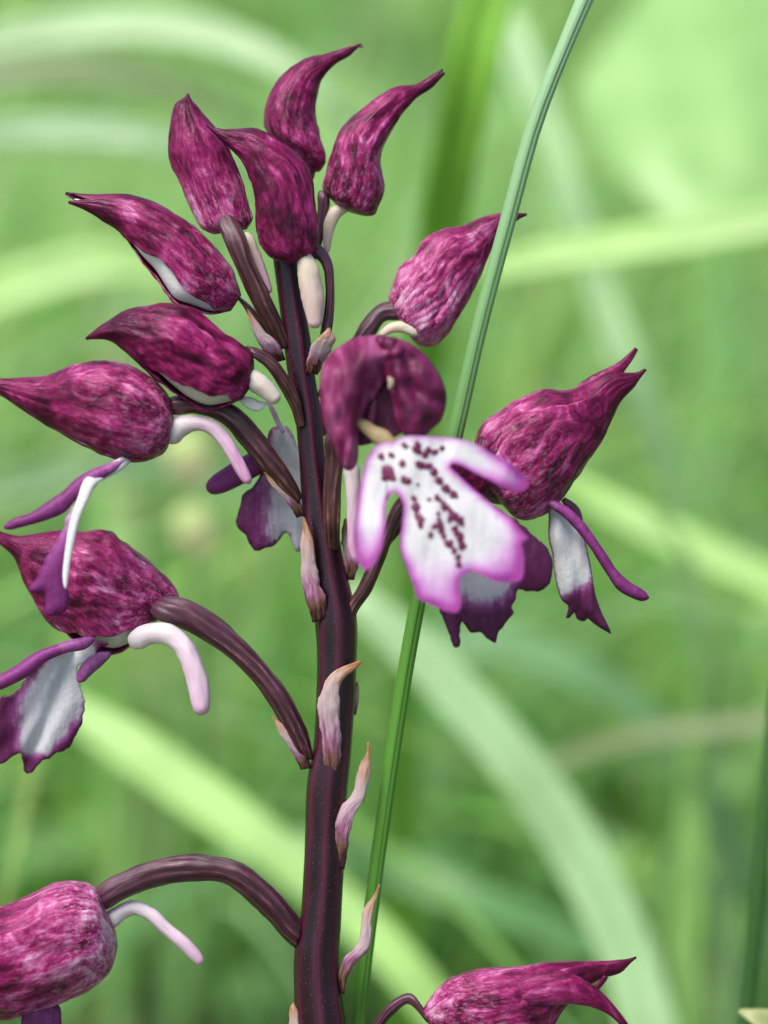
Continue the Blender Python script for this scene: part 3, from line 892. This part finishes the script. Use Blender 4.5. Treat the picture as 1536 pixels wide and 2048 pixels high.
# --- dark hood with pale underside, middle left
f = hood([((171, 668), (173, 686)), ((210, 646), (200, 677)), ((250, 620), (231, 686)), ((291, 608), (261, 710)), ((337, 600), (291, 737)), ((377, 606), (321, 763)),
          ((411, 629), (349, 788)), ((446, 661), (377, 808)), ((482, 684), (412, 820)), ((506, 712), (450, 812)), ((507, 762), (484, 797))],
         75, 'dark hood with pale green underside pointing sideways', near=(52, lin((0, 192), (0.35, 178), (0.5, 140), (0.7, 124), (0.9, 130), (1, 170))), far=(-186, -40), pale=0.2, inner=0.9, name='flower_bud')
ovary([((494, 690), (506, 716)), ((540, 706), (532, 738)), ((575, 745), (556, 775)), ((602, 800), (580, 818)), ((612, 850), (594, 858))], [60, 55, 45, 35, 25], f, tan=0.85)
cream_spur([(492, 752, 18), (512, 765, 25), (532, 780, 24), (546, 793, 21)], 80, f, cream=0.35, blush=0.05)
loft('petal_edge', path_pairs([(478, 796, 4), (500, 806, 12), (522, 812, 9), (532, 806, 3)]), 60, M_INNER, f, ratio=0.4, n=14, m=10)

# --- left side hood with hanging lip and white spur
f = hood([((-64, 752), (-60, 768)), ((0, 757), (0, 789)), ((46, 754), (42, 816)), ((96, 748), (85, 844)), ((140, 728), (127, 866)), ((178, 716), (168, 891)),
          ((216, 712), (204, 908)), ((255, 720), (245, 922)), ((291, 742), (285, 922)), ((321, 766), (313, 911)), ((340, 798), (334, 893)), ((346, 836), (344, 862))],
         60, 'plump side hood pointing out of the picture above a thin hanging lip', pale=0.58, rough=0.042)
ovary([((338, 792), (338, 830)), ((400, 790), (390, 830)), ((466, 804), (440, 848)), ((521, 855), (482, 896)), ((560, 908), (522, 944)), ((590, 956), (564, 988)), ((606, 992), (592, 1014))], [50, 46, 38, 40, 38, 30, 20], f, tan=0.7, twist=0.35)
cream_spur([(340, 866, 27), (366, 852, 23), (395, 846, 18), (424, 854, 18), (450, 882, 19), (474, 922, 18), (494, 958, 14)], [60, 70, 78, 82, 84, 84, 80], f, cream=0.0, blush=0.75)
loft('lip', path_pairs([(262, 912, 8), (238, 930, 12), (205, 948, 12), (182, 962, 13), (166, 998, 11), (150, 1040, 9), (140, 1085, 8), (133, 1130, 7), (128, 1180, 5)]), [70, 110, 140, 150, 158, 160, 160, 158, 155], M_INNER, f, ratio=0.5, n=40, m=12)
def pillow(d0, b, emax, tx=0.0, ty=0.0, x0=0, y0=0):
    return lambda x, y, e: d0 + tx * (x - x0) + ty * (y - y0) + b * (1 - (1 - min(e, emax) / emax) ** 2)
sheet('lip_lobe', [(250, 918), (215, 930), (182, 942), (150, 962), (130, 982), (100, 1003), (62, 1028), (30, 1038), (8, 1054), (20, 1058), (60, 1048), (100, 1036), (130, 1022), (150, 1000), (178, 985), (200, 960), (230, 940)],
      lambda x, y, e: 140 + 0.05 * (250 - x) + 0.7 * min(e, 10), M_MAG, f, pu=lambda x, y, e: 0.35 + 0.5 * min(1, max(0, (240 - x) / 90)), thick=7)
sheet('lip_lobe', [(160, 1000), (146, 1012), (134, 1035), (126, 1062), (110, 1090), (92, 1120), (76, 1150), (60, 1178), (74, 1184), (92, 1186), (94, 1205), (92, 1226), (102, 1232), (118, 1228), (134, 1212), (136, 1180), (134, 1140), (142, 1100), (150, 1050), (166, 1010)],
      lambda x, y, e: 152 + 0.5 * min(e, 14), M_MAG, f, pu=lambda x, y, e: 0.2 + 0.75 * min(1, max(0, (y - 1030) / 120)) , thick=6, jag=5)

# --- rounded hood lower left with the broad purple-edged lip
f = hood([((-50, 1040), (-45, 1056)), ((0, 1063), (-2, 1086)), ((42, 1072), (30, 1116)), ((87, 1063), (48, 1158)), ((132, 1054), (68, 1197)), ((177, 1051), (102, 1243)),
          ((217, 1055), (140, 1274)), ((252, 1076), (182, 1299)), ((287, 1105), (227, 1309)), ((322, 1138), (264, 1289)), ((351, 1173), (293, 1257)), ((360, 1196), (328, 1228))],
         -30, 'big rounded hood whose broad lip and white club spur hang below', ratio=0.62, pale=0.52, near=(64, lin((0, 196), (0.5, 190), (0.62, 140), (0.75, 128), (0.92, 126), (1, 150))), far=(-172, -40), inner=0.75, insc=0.87)
ovary([((352, 1190), (300, 1232)), ((424, 1219), (362, 1262)), ((466, 1253), (406, 1285)), ((509, 1295), (449, 1312)), ((550, 1343), (482, 1342)), ((584, 1389), (516, 1380)), ((609, 1440), (547, 1427)), ((624, 1488), (588, 1500)), ((630, 1520), (604, 1518))],
      [10, 14, 16, 18, 18, 18, 16, 12, 6], f, tan=0.3, twist=0.2)
cream_spur([(268, 1282, 20), (300, 1268, 24), (334, 1268, 25), (362, 1288, 25), (382, 1324, 27), (394, 1362, 28), (401, 1398, 27), (402, 1412, 25)], [20, 40, 50, 56, 60, 62, 62, 60], f, cream=0.0, blush=0.45)
def lip8(x, y, e):
    t = min(1, max(0, (y - 1290) / 240))
    ax_ = 155 - 95 * t
    wd = 22 + 62 * math.sin(math.pi * min(1, t * 0.98 + 0.06)) ** 0.8 * (1 - 0.35 * t)
    c = abs(x - ax_) / wd
    tip = max(0, (y - 1495) / 30)
    return max(c ** 2 * 0.62, tip)
sheet('lip', [(215, 1290), (196, 1300), (175, 1322), (158, 1336), (157, 1351), (163, 1381), (168, 1410), (163, 1446), (144, 1483), (123, 1504), (89, 1517), (63, 1545), (50, 1540), (42, 1508), (21, 1517), (0, 1526), (-22, 1524), (-27, 1465), (0, 1396), (34, 1383), (64, 1336), (100, 1310), (145, 1288), (185, 1280)],
      lambda x, y, e: 20 - 0.25 * (y - 1290) - 12 * math.exp(-((x - (150 - 0.40 * (y - 1290))) / 14) ** 2) + 9 * nz(x * .03 + y * .015, y * .012) + 6 * math.cos((x - 80) / 30), M_LIPD, f, pu=lip8, jag=6, step=6)
sheet('lip_arm', [(190, 1276), (150, 1280), (110, 1292), (70, 1308), (30, 1335), (0, 1352), (-30, 1372), (-34, 1392), (0, 1378), (34, 1362), (66, 1344), (90, 1322), (130, 1304), (170, 1296)],
      lambda x, y, e: 34 + 0.8 * min(e, 14), M_MAG, f, pu=lambda x, y, e: 0.75 + (0 if x < 120 else -0.3), thick=8)
sheet('lip_arm', [(222, 1306), (195, 1306), (172, 1322), (160, 1340), (154, 1362), (166, 1362), (184, 1345), (204, 1328)],
      lambda x, y, e: 6 + 0.8 * min(e, 14), M_MAG, f, pu=lambda x, y, e: 0.45, thick=8)

# --- bottom left mottled hood
f = hood([((-170, 1870), (-170, 1930)), ((-105, 1842), (-105, 2000)), ((-42, 1820), (-42, 2030)), ((10, 1800), (10, 2034)), ((60, 1778), (60, 2025)), ((110, 1757), (115, 2009)),
          ((158, 1754), (168, 1983)), ((192, 1774), (203, 1957)), ((214, 1824), (224, 1930)), ((230, 1862), (234, 1892))],
         0, 'strongly mottled hood at the bottom on an arched ovary', ratio=0.85, pale=0.86, rough=0.03, wave=0.02)
ovary([((190, 1775), (200, 1826)), ((241, 1740), (252, 1800)), ((293, 1719), (312, 1778)), ((366, 1705), (366, 1770)), ((418, 1708), (437, 1768)), ((486, 1721), (474, 1788)), ((528, 1751), (510, 1821)), ((559, 1782), (542, 1852)), ((585, 1814), (562, 1878)), ((610, 1842), (592, 1905))],
      [0, 10, 15, 18, 18, 18, 16, 12, 8, 0], f, tan=0.25, twist=0.2)
cream_spur([(214, 1846, 18), (240, 1826, 19), (268, 1816, 18), (297, 1826, 17), (333, 1858, 17), (374, 1893, 18), (398, 1920, 14)], [-10, -6, 0, 4, 6, 6, 4], f, cream=0.0, blush=0.4)
sheet('lip', [(46, 2015), (44, 2040), (36, 2090), (10, 2180), (60, 2230), (140, 2220), (150, 2140), (124, 2060), (118, 2012), (82, 2005)], pillow(-10, 10, 20), M_LIPD, f, pu=lambda x, y, e: 0.75, step=9)

# --- right bud behind the grass stalk
f = hood([((1053, 423), (1054, 434)), ((1034, 424), (1032, 443)), ((992, 428), (1000, 462)), ((960, 434), (986, 490)), ((925, 449), (971, 526)), ((885, 452), (954, 566)),
          ((850, 471), (936, 602)), ((824, 505), (915, 641)), ((796, 530), (890, 676)), ((782, 562), (860, 694)), ((777, 597), (828, 682)), ((790, 617), (806, 652))],
         -55, 'bright pink-purple bud crossed by the grass stalk', ratio=0.62, pale=0.80, rough=0.06, near=(64, lin((0, 196), (0.4, 150), (0.9, 125), (1, 160))), far=(-240, -40), name='flower_bud')
ovary([((802, 604), (806, 640)), ((762, 604), (772, 646)), ((724, 640), (752, 674)), ((700, 680), (728, 704)), ((664, 735), (690, 755)), ((630, 790), (655, 800))], [-50, -48, -44, -40, -25, -10], f, tan=0.3, twist=0.2)
cream_spur([(836, 664, 12), (806, 654, 14), (780, 658, 13), (764, 668, 9)], -25, f, cream=0.6, blush=0.1)

# --- right hood with two pointed tips
f = hood([((1288, 733), (1292, 745)), ((1262, 745), (1269, 772)), ((1225, 742), (1244, 797)), ((1170, 765), (1219, 846)), ((1125, 778), (1196, 892)), ((1085, 772), (1173, 926)),
          ((1045, 785), (1151, 959)), ((1005, 806), (1126, 991)), ((971, 832), (1099, 1016)), ((947, 869), (1066, 1036)), ((945, 906), (1031, 1035)), ((958, 950), (1005, 1008))],
         10, 'forked hood pointing up sideways with a narrow hanging lip', ratio=0.7, pale=0.6, rough=0.042, wave=0.02, forks=((2, 0, 0.1), None, None))
loft('sepal_tip', path_pairs([(1273, 697, 4), (1262, 712, 7), (1245, 731, 10), (1222, 750, 16), (1190, 770, 20), (1160, 785, 16)]), 0, M_SEPAL, f, ratio=0.5, n=24, m=12, rough=0.03, seed=4.4, props={'pale': 0.6})
sheet('lip', [(1092, 1000), (1108, 1003), (1140, 1018), (1160, 1050), (1174, 1100), (1184, 1150), (1190, 1190), (1202, 1224), (1222, 1266), (1206, 1258), (1188, 1246), (1176, 1236), (1168, 1242), (1154, 1238), (1148, 1224), (1138, 1236), (1132, 1236), (1137, 1212), (1122, 1196), (1110, 1150), (1105, 1105), (1098, 1075), (1098, 1030)],
      lambda x, y, e: 16 - 0.12 * (y - 1000) - 12 * math.exp(-((x - 1140 - 0.12 * (y - 1000)) / 12) ** 2) + 0.8 * min(e, 20) + 7 * nz(x * .04, y * .012), M_LIPD, f, step=6,
      pu=lambda x, y, e: max(0.02, 0.62 - e * 0.085, min(1.0, (y - 1168 + 0.5 * (x - 1130)) / 45)))
sheet('lip_arm', [(1098, 1003), (1120, 1008), (1144, 1024), (1170, 1052), (1190, 1080), (1212, 1112), (1232, 1142), (1256, 1165), (1284, 1182), (1298, 1196), (1286, 1200), (1262, 1192), (1236, 1176), (1218, 1150), (1196, 1116), (1176, 1086), (1152, 1056), (1126, 1030), (1104, 1014)],
      lambda x, y, e: 46 + 0.9 * min(e, 12), M_MAG, f, pu=lambda x, y, e: 0.40 + 0.5 * min(1, (x - 1098) / 110), thick=9)
loft('anther', path_pairs([(1126, 998, 5), (1140, 1012, 9), (1154, 1026, 8), (1163, 1042, 4)]), 10, M_OVARY, f, ratio=0.8, n=12, m=10, rough=0.15, props={'tan': 0.1})
loft('ovary', [((955, 940), (1010, 1010)), ((900, 960), (915, 1000)), ((830, 990), (840, 1030)), ((760, 1060), (780, 1090))], [0, -5, -15, -20], M_OVARY, f, ratio=0.9, n=20, m=20, ribs=6, ribamp=0.08, twist=0.4, props={'tan': 0.2})

# --- flower behind the open one, only its lip and ovary show
f = hood([((985, 900), (990, 905)), ((960, 890), (975, 985)), ((920, 900), (930, 1010)), ((880, 930), (890, 1015)), ((850, 960), (855, 995))], 95, 'flower tucked behind the open spotted one, its purple lip hanging out below', ratio=0.5, pale=0.25)
ovary([((850, 955), (870, 1000)), ((786, 1005), (812, 1030)), ((764, 1060), (788, 1076)), ((738, 1120), (766, 1136)), ((712, 1176), (742, 1188)), ((690, 1215), (716, 1226)), ((684, 1245), (710, 1250))], [70, 50, 40, 34, 26, 14, 4], f, tan=0.65, twist=0.3)
def lip12(x, y, e):
    c = math.hypot((x - 965) / 75, (y - 1150) / 62)
    return min(1, 0.05 + 0.55 * c ** 2.2 + 0.25 * max(0, (x - 1010) / 40))
sheet('lip', [(900, 1000), (960, 1000), (1030, 1040), (1072, 1078), (1096, 1098), (1106, 1130), (1102, 1160), (1086, 1178), (1058, 1182), (1036, 1178), (1032, 1200), (1022, 1212), (1028, 1224), (1014, 1238), (1008, 1254), (996, 1262), (992, 1286), (976, 1278), (960, 1264), (944, 1262), (932, 1250), (922, 1242), (920, 1268), (922, 1288), (912, 1294), (902, 1280), (892, 1246), (880, 1222), (860, 1170), (862, 1080)],
      pillow(128, 14, 60, 0, 0.05, 0, 1100), M_LIPD, f, pu=lip12, jag=4, step=7)

# --- flower behind the stem, its purple lip seen from behind on the left
f = hood([((720, 770), (726, 776)), ((690, 770), (715, 830)), ((660, 790), (690, 860)), ((630, 815), (655, 870)), ((605, 835), (620, 860))], -95, 'flower behind the stem with a purple and white lip showing beside it', ratio=0.6, pale=0.4)
def lip8b(x, y, e):
    return min(1, max(0.05, 0.95 - (x - 490) / 95 + 0.1 * max(0, (y - 1060) / 30)) + (0.35 if e < 5 else 0))
sheet('lip', [(566, 852), (580, 860), (600, 900), (620, 960), (620, 1040), (604, 1092), (596, 1104), (588, 1098), (582, 1072), (570, 1066), (550, 1088), (526, 1098), (508, 1100), (500, 1086), (488, 1066), (474, 1046), (479, 1018), (488, 992), (505, 972), (520, 945), (530, 900), (540, 862)],
      lambda x, y, e: -60 + 8 * math.sin(x * 0.03) - 0.06 * (y - 950) + 0.4 * min(e, 20), M_LIPD, f, pu=lip8b, jag=4)
sheet('lip_arm', [(520, 905), (480, 920), (452, 938), (426, 956), (415, 972), (422, 984), (440, 984), (466, 974), (500, 956), (530, 935)],
      pillow(-50, 12, 16), M_MAG, f, pu=lambda x, y, e: 0.8, thick=10)
loft('lip_arm', path_pairs([(534, 800, 3), (545, 820, 5), (556, 845, 5), (567, 866, 4)]), -20, M_MAG, f, ratio=0.6, n=12, m=8)

# --- THE OPEN FLOWER facing the camera
NF[0] += 1
openf = loft('flower', path_pairs([(700, 862, 8), (712, 846, 13), (726, 850, 12), (742, 862, 14), (765, 876, 18), (785, 890, 12)]), [215, 222, 226, 228, 236, 246], M_INNERC, orchid, ratio=0.7, n=26, m=14,
             label='open flower facing the lens with a white lip dotted dark red')
pu = openf.data.attributes.new('pu', 'FLOAT', 'POINT'); pu.data.foreach_set('value', [0.9] * len(openf.data.vertices))
def hoodpu_(x, y, e): return 0.5 + 0.28 * nz(x * 0.02, y * 0.012, 2.0) + 0.22 * nz(x * 0.06 + (y * 0.02), y * 0.015, 5.0)
sheet('sepal', [(650, 760), (672, 705), (705, 680), (755, 672), (802, 680), (836, 702), (850, 760), (830, 830), (800, 868), (750, 885), (712, 890), (680, 860)],
      pillow(196, 0, 60), M_HOODIN, openf, pu=lambda x, y, e: 0.18 + 0.3 * nz(x * .03, y * .03), step=8)
def fold(x, y, cx, cy, n, ph):
    return math.cos(math.atan2(y - cy, x - cx) * n + ph + 1.3 * nz(x * .02, y * .02, ph))
sheet('sepal', [(752, 676), (775, 674), (804, 680), (838, 700), (865, 729), (884, 764), (892, 800), (882, 838), (862, 858), (846, 872), (822, 874), (803, 864), (792, 846), (786, 812), (780, 780), (764, 730)],
      lambda x, y, e: 232 + 16 * (1 - (1 - min(e, 40) / 40) ** 2) + 5 * fold(x, y, 770, 640, 14, 0.6) * min(1, e / 12 + .3) + 10 * nz(x * .03, y * .03, 7.0) - 0.12 * (x - 800), M_HOODIN, openf,
      pu=lambda x, y, e: 0.24 + 0.16 * fold(x, y, 770, 640, 30, 0.0) * (0.5 + nz(x * .02, y * .02, 2.0)) + 0.30 * nz(x * .05, y * .03) + (0.08 if e < 6 else 0), step=5)
sheet('sepal', [(640, 790), (645, 738), (660, 710), (682, 692), (712, 676), (752, 672), (792, 678), (816, 698), (808, 724), (788, 742), (770, 764), (752, 790), (738, 818), (724, 848), (716, 880), (715, 912), (709, 934), (695, 940), (680, 926), (668, 894), (648, 848)],
      lambda x, y, e: 216 + 52 * (1 - (1 - min(e, 58) / 58) ** 2) + 8 * fold(x, y, 690, 1010, 26, 0.3) * min(1, e / 14) + 16 * nz(x * .022 + y * .008, y * .014, 4.0), M_HOODIN, openf,
      pu=lambda x, y, e: 0.56 + 0.22 * fold(x, y, 690, 1010, 40, 0.0) * (0.5 + nz(x * .02, y * .02, 3.0)) + 0.55 * nz(x * .022, y * .014, 1.0) + 0.3 * nz(x * .08, y * .03), step=5)
loft('anther', path_pairs([(776, 754, 2), (781, 760, 6), (781, 770, 5), (778, 778, 2)]), 256, M_INNERC, openf, ratio=0.5, n=10, m=10, rough=0.2)
loft('petal', path_pairs([(752, 800, 5), (746, 820, 9), (743, 840, 9), (746, 862, 6)]), 224, M_HOODIN, openf, ratio=0.6, n=14, m=10, rough=0.1)
ovary([((650, 866), (694, 872)), ((648, 920), (690, 922)), ((643, 970), (686, 972)), ((642, 1020), (684, 1022)), ((646, 1060), (682, 1062)), ((652, 1100), (678, 1100))], [80, 62, 52, 46, 40, 20], openf, tan=0.8, twist=0.35)
cream_spur([(700, 925, 14), (706, 965, 18), (708, 1010, 17), (706, 1060, 15), (708, 1100, 14), (714, 1120, 12)], [60, 60, 55, 50, 46, 44], openf, cream=0.1, blush=0.8)
z4 = lambda x, y: (x / 2.1333 + 600, y / 2.1333 + 600)
lipo = [(395, 605), (430, 585), (480, 578), (560, 582), (650, 588), (740, 610), (830, 658), (900, 698), (950, 738), (974, 780), (962, 808), (920, 818), (870, 800), (800, 765), (740, 735), (690, 708), (650, 698),
        (640, 712), (670, 740), (740, 805), (830, 880), (900, 930), (948, 988), (972, 1015), (946, 1036), (956, 1100), (946, 1190), (880, 1206), (820, 1196), (765, 1166), (725, 1160), (688, 1180), (678, 1220), (688, 1290), (670, 1332), (620, 1326), (560, 1302), (500, 1270), (488, 1228), (450, 1130), (428, 1060), (434, 960), (440, 880), (425, 838), (402, 822),
        (380, 842), (366, 880), (364, 960), (350, 1050), (320, 1122), (288, 1152), (260, 1140), (238, 1080), (233, 1000), (244, 900), (256, 800), (272, 720), (292, 664), (335, 615)]
lipo = [z4(*q) for q in lipo]
def lip11_d(x, y, e):
    arm_r = max(0, (x - 900) / 160) ** 2 * 26 if y < 990 else 0
    arm_l = max(0, (y - 950) / 180) * 22 if x < 775 else 0
    mid = 10 * math.cos((x - (800 + (y - 880) * 0.42)) / 34.0) if x > 775 else 0
    return 262 + 0.10 * (y - 880) + mid * 0.7 + 8 * nz(x * 0.02, y * 0.012) + 2 * nz(x * 0.06, y * 0.02) - arm_r + arm_l
def lip11_p(x, y, e):
    p = 0.70 * math.exp(-e / 4.5) + 0.34 * math.exp(-e / 15.0)
    tips = max(0, (y - 1040) / 95.0) if x < 775 else 0
    tipr = max(0, (x - 950) / 110.0) if y < 990 else 0
    low = max(0, (y - 1080) / 150.0) + max(0, (x - 970 + (y - 1080) * .25) / 110.0) if (x > 775 and y > 990) else 0
    side = 0.22 * max(0, min(1, (e - 25) / -25.0 + 0.0)) if e < 25 else 0
    return min(1.0, p * (0.45 if y < 900 else 0.85) + 0.72 * min(1.1, max(tips, tipr, low)) + side)
SP = [(345, 668, 14, 12, 0), (390, 662, 14, 10, 20), (372, 740, 24, 28, 20), (395, 760, 14, 12, 0), (437, 698, 12, 14, 0), (450, 772, 20, 14, 10), (440, 760, 9, 12, 60), (468, 627, 26, 11, 20), (500, 632, 16, 20, 0), (520, 655, 24, 13, 30),
      (545, 640, 14, 12, 0), (590, 640, 24, 11, -35), (530, 705, 26, 15, 20), (560, 722, 26, 13, 40), (592, 770, 20, 13, 10), (640, 815, 26, 15, 35), (655, 832, 18, 13, 20), (502, 788, 7, 6, 0), (550, 850, 8, 6, 0), (490, 866, 10, 24, -10),
      (500, 905, 14, 26, -15), (512, 940, 15, 24, -10), (606, 862, 9, 32, -45), (640, 900, 11, 32, -50), (665, 930, 15, 26, -50), (566, 985, 10, 24, 15), (556, 1000, 9, 12, 0), (592, 935, 9, 28, 0), (604, 980, 11, 30, -15), (620, 1020, 11, 22, -20),
      (646, 958, 9, 22, -25), (672, 995, 10, 26, -20), (690, 1030, 13, 26, -10), (690, 1052, 12, 14, 0), (650, 1055, 9, 26, -10), (664, 1085, 9, 20, -20), (676, 1110, 11, 24, -5), (635, 1040, 10, 14, 0)]
SPN = []
for x, y, a, b, r in SP:
    x, y = z4(x, y); a /= 1.7; b /= 1.7
    if max(a, b) / min(a, b) < 1.6:
        SPN.append((x, y, a, b, r)); continue
    L, T = max(a, b), min(a, b)
    ang = math.radians(r if a >= b else r + 90)
    kk = max(2, int(round(L / T)))
    for q in range(kk):
        o_ = (q / (kk - 1) * 2 - 1) * (L - T * 0.8)
        rr = T * random.uniform(0.85, 1.4)
        SPN.append((x + o_ * math.cos(ang) + random.uniform(-.18, .18) * T, y + o_ * math.sin(ang) + random.uniform(-.18, .18) * T, rr * 1.05, rr * 0.85, math.degrees(ang)))
SP = SPN
sheet('lip', lipo, lip11_d, M_LIP, openf, pu=lip11_p, step=6, spots=SP, spot_mat=M_SPOT)

# --- bottom right hood
f = hood([((1272, 1911), (1273, 1918)), ((1234, 1920), (1241, 1944)), ((1191, 1922), (1203, 1956)), ((1137, 1921), (1158, 1985)), ((1093, 1920), (1125, 2020)), ((1042, 1926), (1100, 2060)),
          ((990, 1928), (1060, 2090)), ((944, 1934), (1010, 2105)), ((903, 1947), (960, 2100)), ((870, 1978), (910, 2085)), ((844, 2022), (868, 2060))],
         30, 'hood at the bottom edge with two long pointed sepals', ratio=0.7, pale=0.62, rough=0.035)
loft('sepal', path_pairs([(1268, 2072, 3), (1250, 2050, 7), (1222, 2020, 11), (1188, 1996, 20), (1140, 1978, 30), (1080, 1980, 34), (1010, 2000, 24), (960, 2010, 10)]), [60, 72, 80, 84, 84, 80, 70, 60], M_SEPAL, f, ratio=0.5, n=40, m=18, rough=0.04, seed=9.4, props={'pale': 0.42})
loft('sepal_edge', path_pairs([(1212, 1952, 6), (1200, 1968, 6), (1186, 1982, 7), (1172, 1994, 8)]), 40, M_SEPAL, f, ratio=0.5, n=12, m=8, props={'pale': 0.3})
ovary([((846, 2012), (858, 2050)), ((815, 1984), (815, 2010)), ((782, 2000), (794, 2026)), ((755, 2030), (770, 2052)), ((735, 2075), (755, 2090)), ((690, 2130), (715, 2150))], [20, 18, 14, 10, 6, 0], f, tan=0.1)

# --- bracts along the stem
def bract(pairs, d, label=None, **kw):
    NF[0] += 1
    return loft('bract', pairs, d, M_BRACT, orchid, ratio=0.4, n=44, m=22, rough=0.17, rfreq=2.6, seed=NF[0] * 1.7, label=label, **kw)
bract([((606, 1034), (610, 1036)), ((604, 1058), (624, 1072)), ((602, 1095), (631, 1108)), ((603, 1135), (634, 1140)), ((607, 1175), (642, 1172)), ((614, 1215), (650, 1200)), ((628, 1245), (655, 1235))], [48, 46, 44, 42, 40, 38, 30])
bract([((722, 1319), (725, 1323)), ((700, 1328), (712, 1338)), ((676, 1338), (692, 1354)), ((653, 1360), (680, 1372)), ((642, 1388), (680, 1390)), ((637, 1418), (680, 1422)), ((641, 1450), (682, 1452)), ((646, 1500), (682, 1500)), ((652, 1560), (676, 1560))], [44, 44, 46, 46, 46, 44, 42, 38, 28])
bract([((735, 1484), (739, 1485)), ((731, 1510), (741, 1514)), ((716, 1536), (741, 1545)), ((711, 1560), (736, 1572)), ((704, 1590), (727, 1602)), ((684, 1610), (712, 1622)), ((671, 1638), (704, 1642)), ((668, 1668), (697, 1676)), ((668, 1730), (690, 1740))], [10, 10, 12, 14, 18, 24, 28, 26, 20])
bract([((758, 1768), (761, 1769)), ((746, 1792), (754, 1796)), ((726, 1820), (745, 1828)), ((722, 1856), (743, 1862)), ((714, 1890), (737, 1898)), ((688, 1916), (714, 1924)), ((679, 1944), (695, 1956)), ((676, 1980), (688, 1990))], [6, 6, 8, 10, 14, 18, 18, 12])
bract([((584, 2006), (588, 2006)), ((580, 2018), (596, 2020)), ((578, 2040), (600, 2040)), ((584, 2075), (606, 2075)), ((594, 2120), (612, 2120))], 20)
bract([((494, 618), (497, 620)), ((498, 640), (514, 642)), ((507, 668), (530, 664)), ((522, 694), (554, 682)), ((540, 712), (566, 704)), ((556, 724), (572, 720))], [55, 52, 46, 38, 28, 16])
bract([((656, 655), (660, 656)), ((640, 672), (668, 672)), ((622, 690), (664, 695)), ((616, 715), (650, 722)), ((610, 745), (636, 750))], [72, 70, 60, 46, 30])
bract([((528, 944), (532, 944)), ((540, 966), (554, 962)), ((562, 990), (580, 982)), ((580, 1012), (600, 1002)), ((594, 1036), (610, 1030))], [44, 40, 34, 26, 14])
bract([((544, 1434), (547, 1433)), ((552, 1456), (566, 1450)), ((570, 1484), (590, 1476)), ((588, 1510), (612, 1500)), ((602, 1540), (622, 1536))], [26, 24, 20, 14, 6])
bract([((713, 1364), (716, 1364)), ((708, 1382), (719, 1384)), ((704, 1402), (717, 1406)), ((700, 1428), (712, 1430))], -20)
bract([((688, 1038), (692, 1036)), ((684, 1060), (702, 1066)), ((684, 1095), (716, 1104)), ((690, 1128), (716, 1132)), ((696, 1160), (708, 1160))], [10, 12, 14, 10, 4])
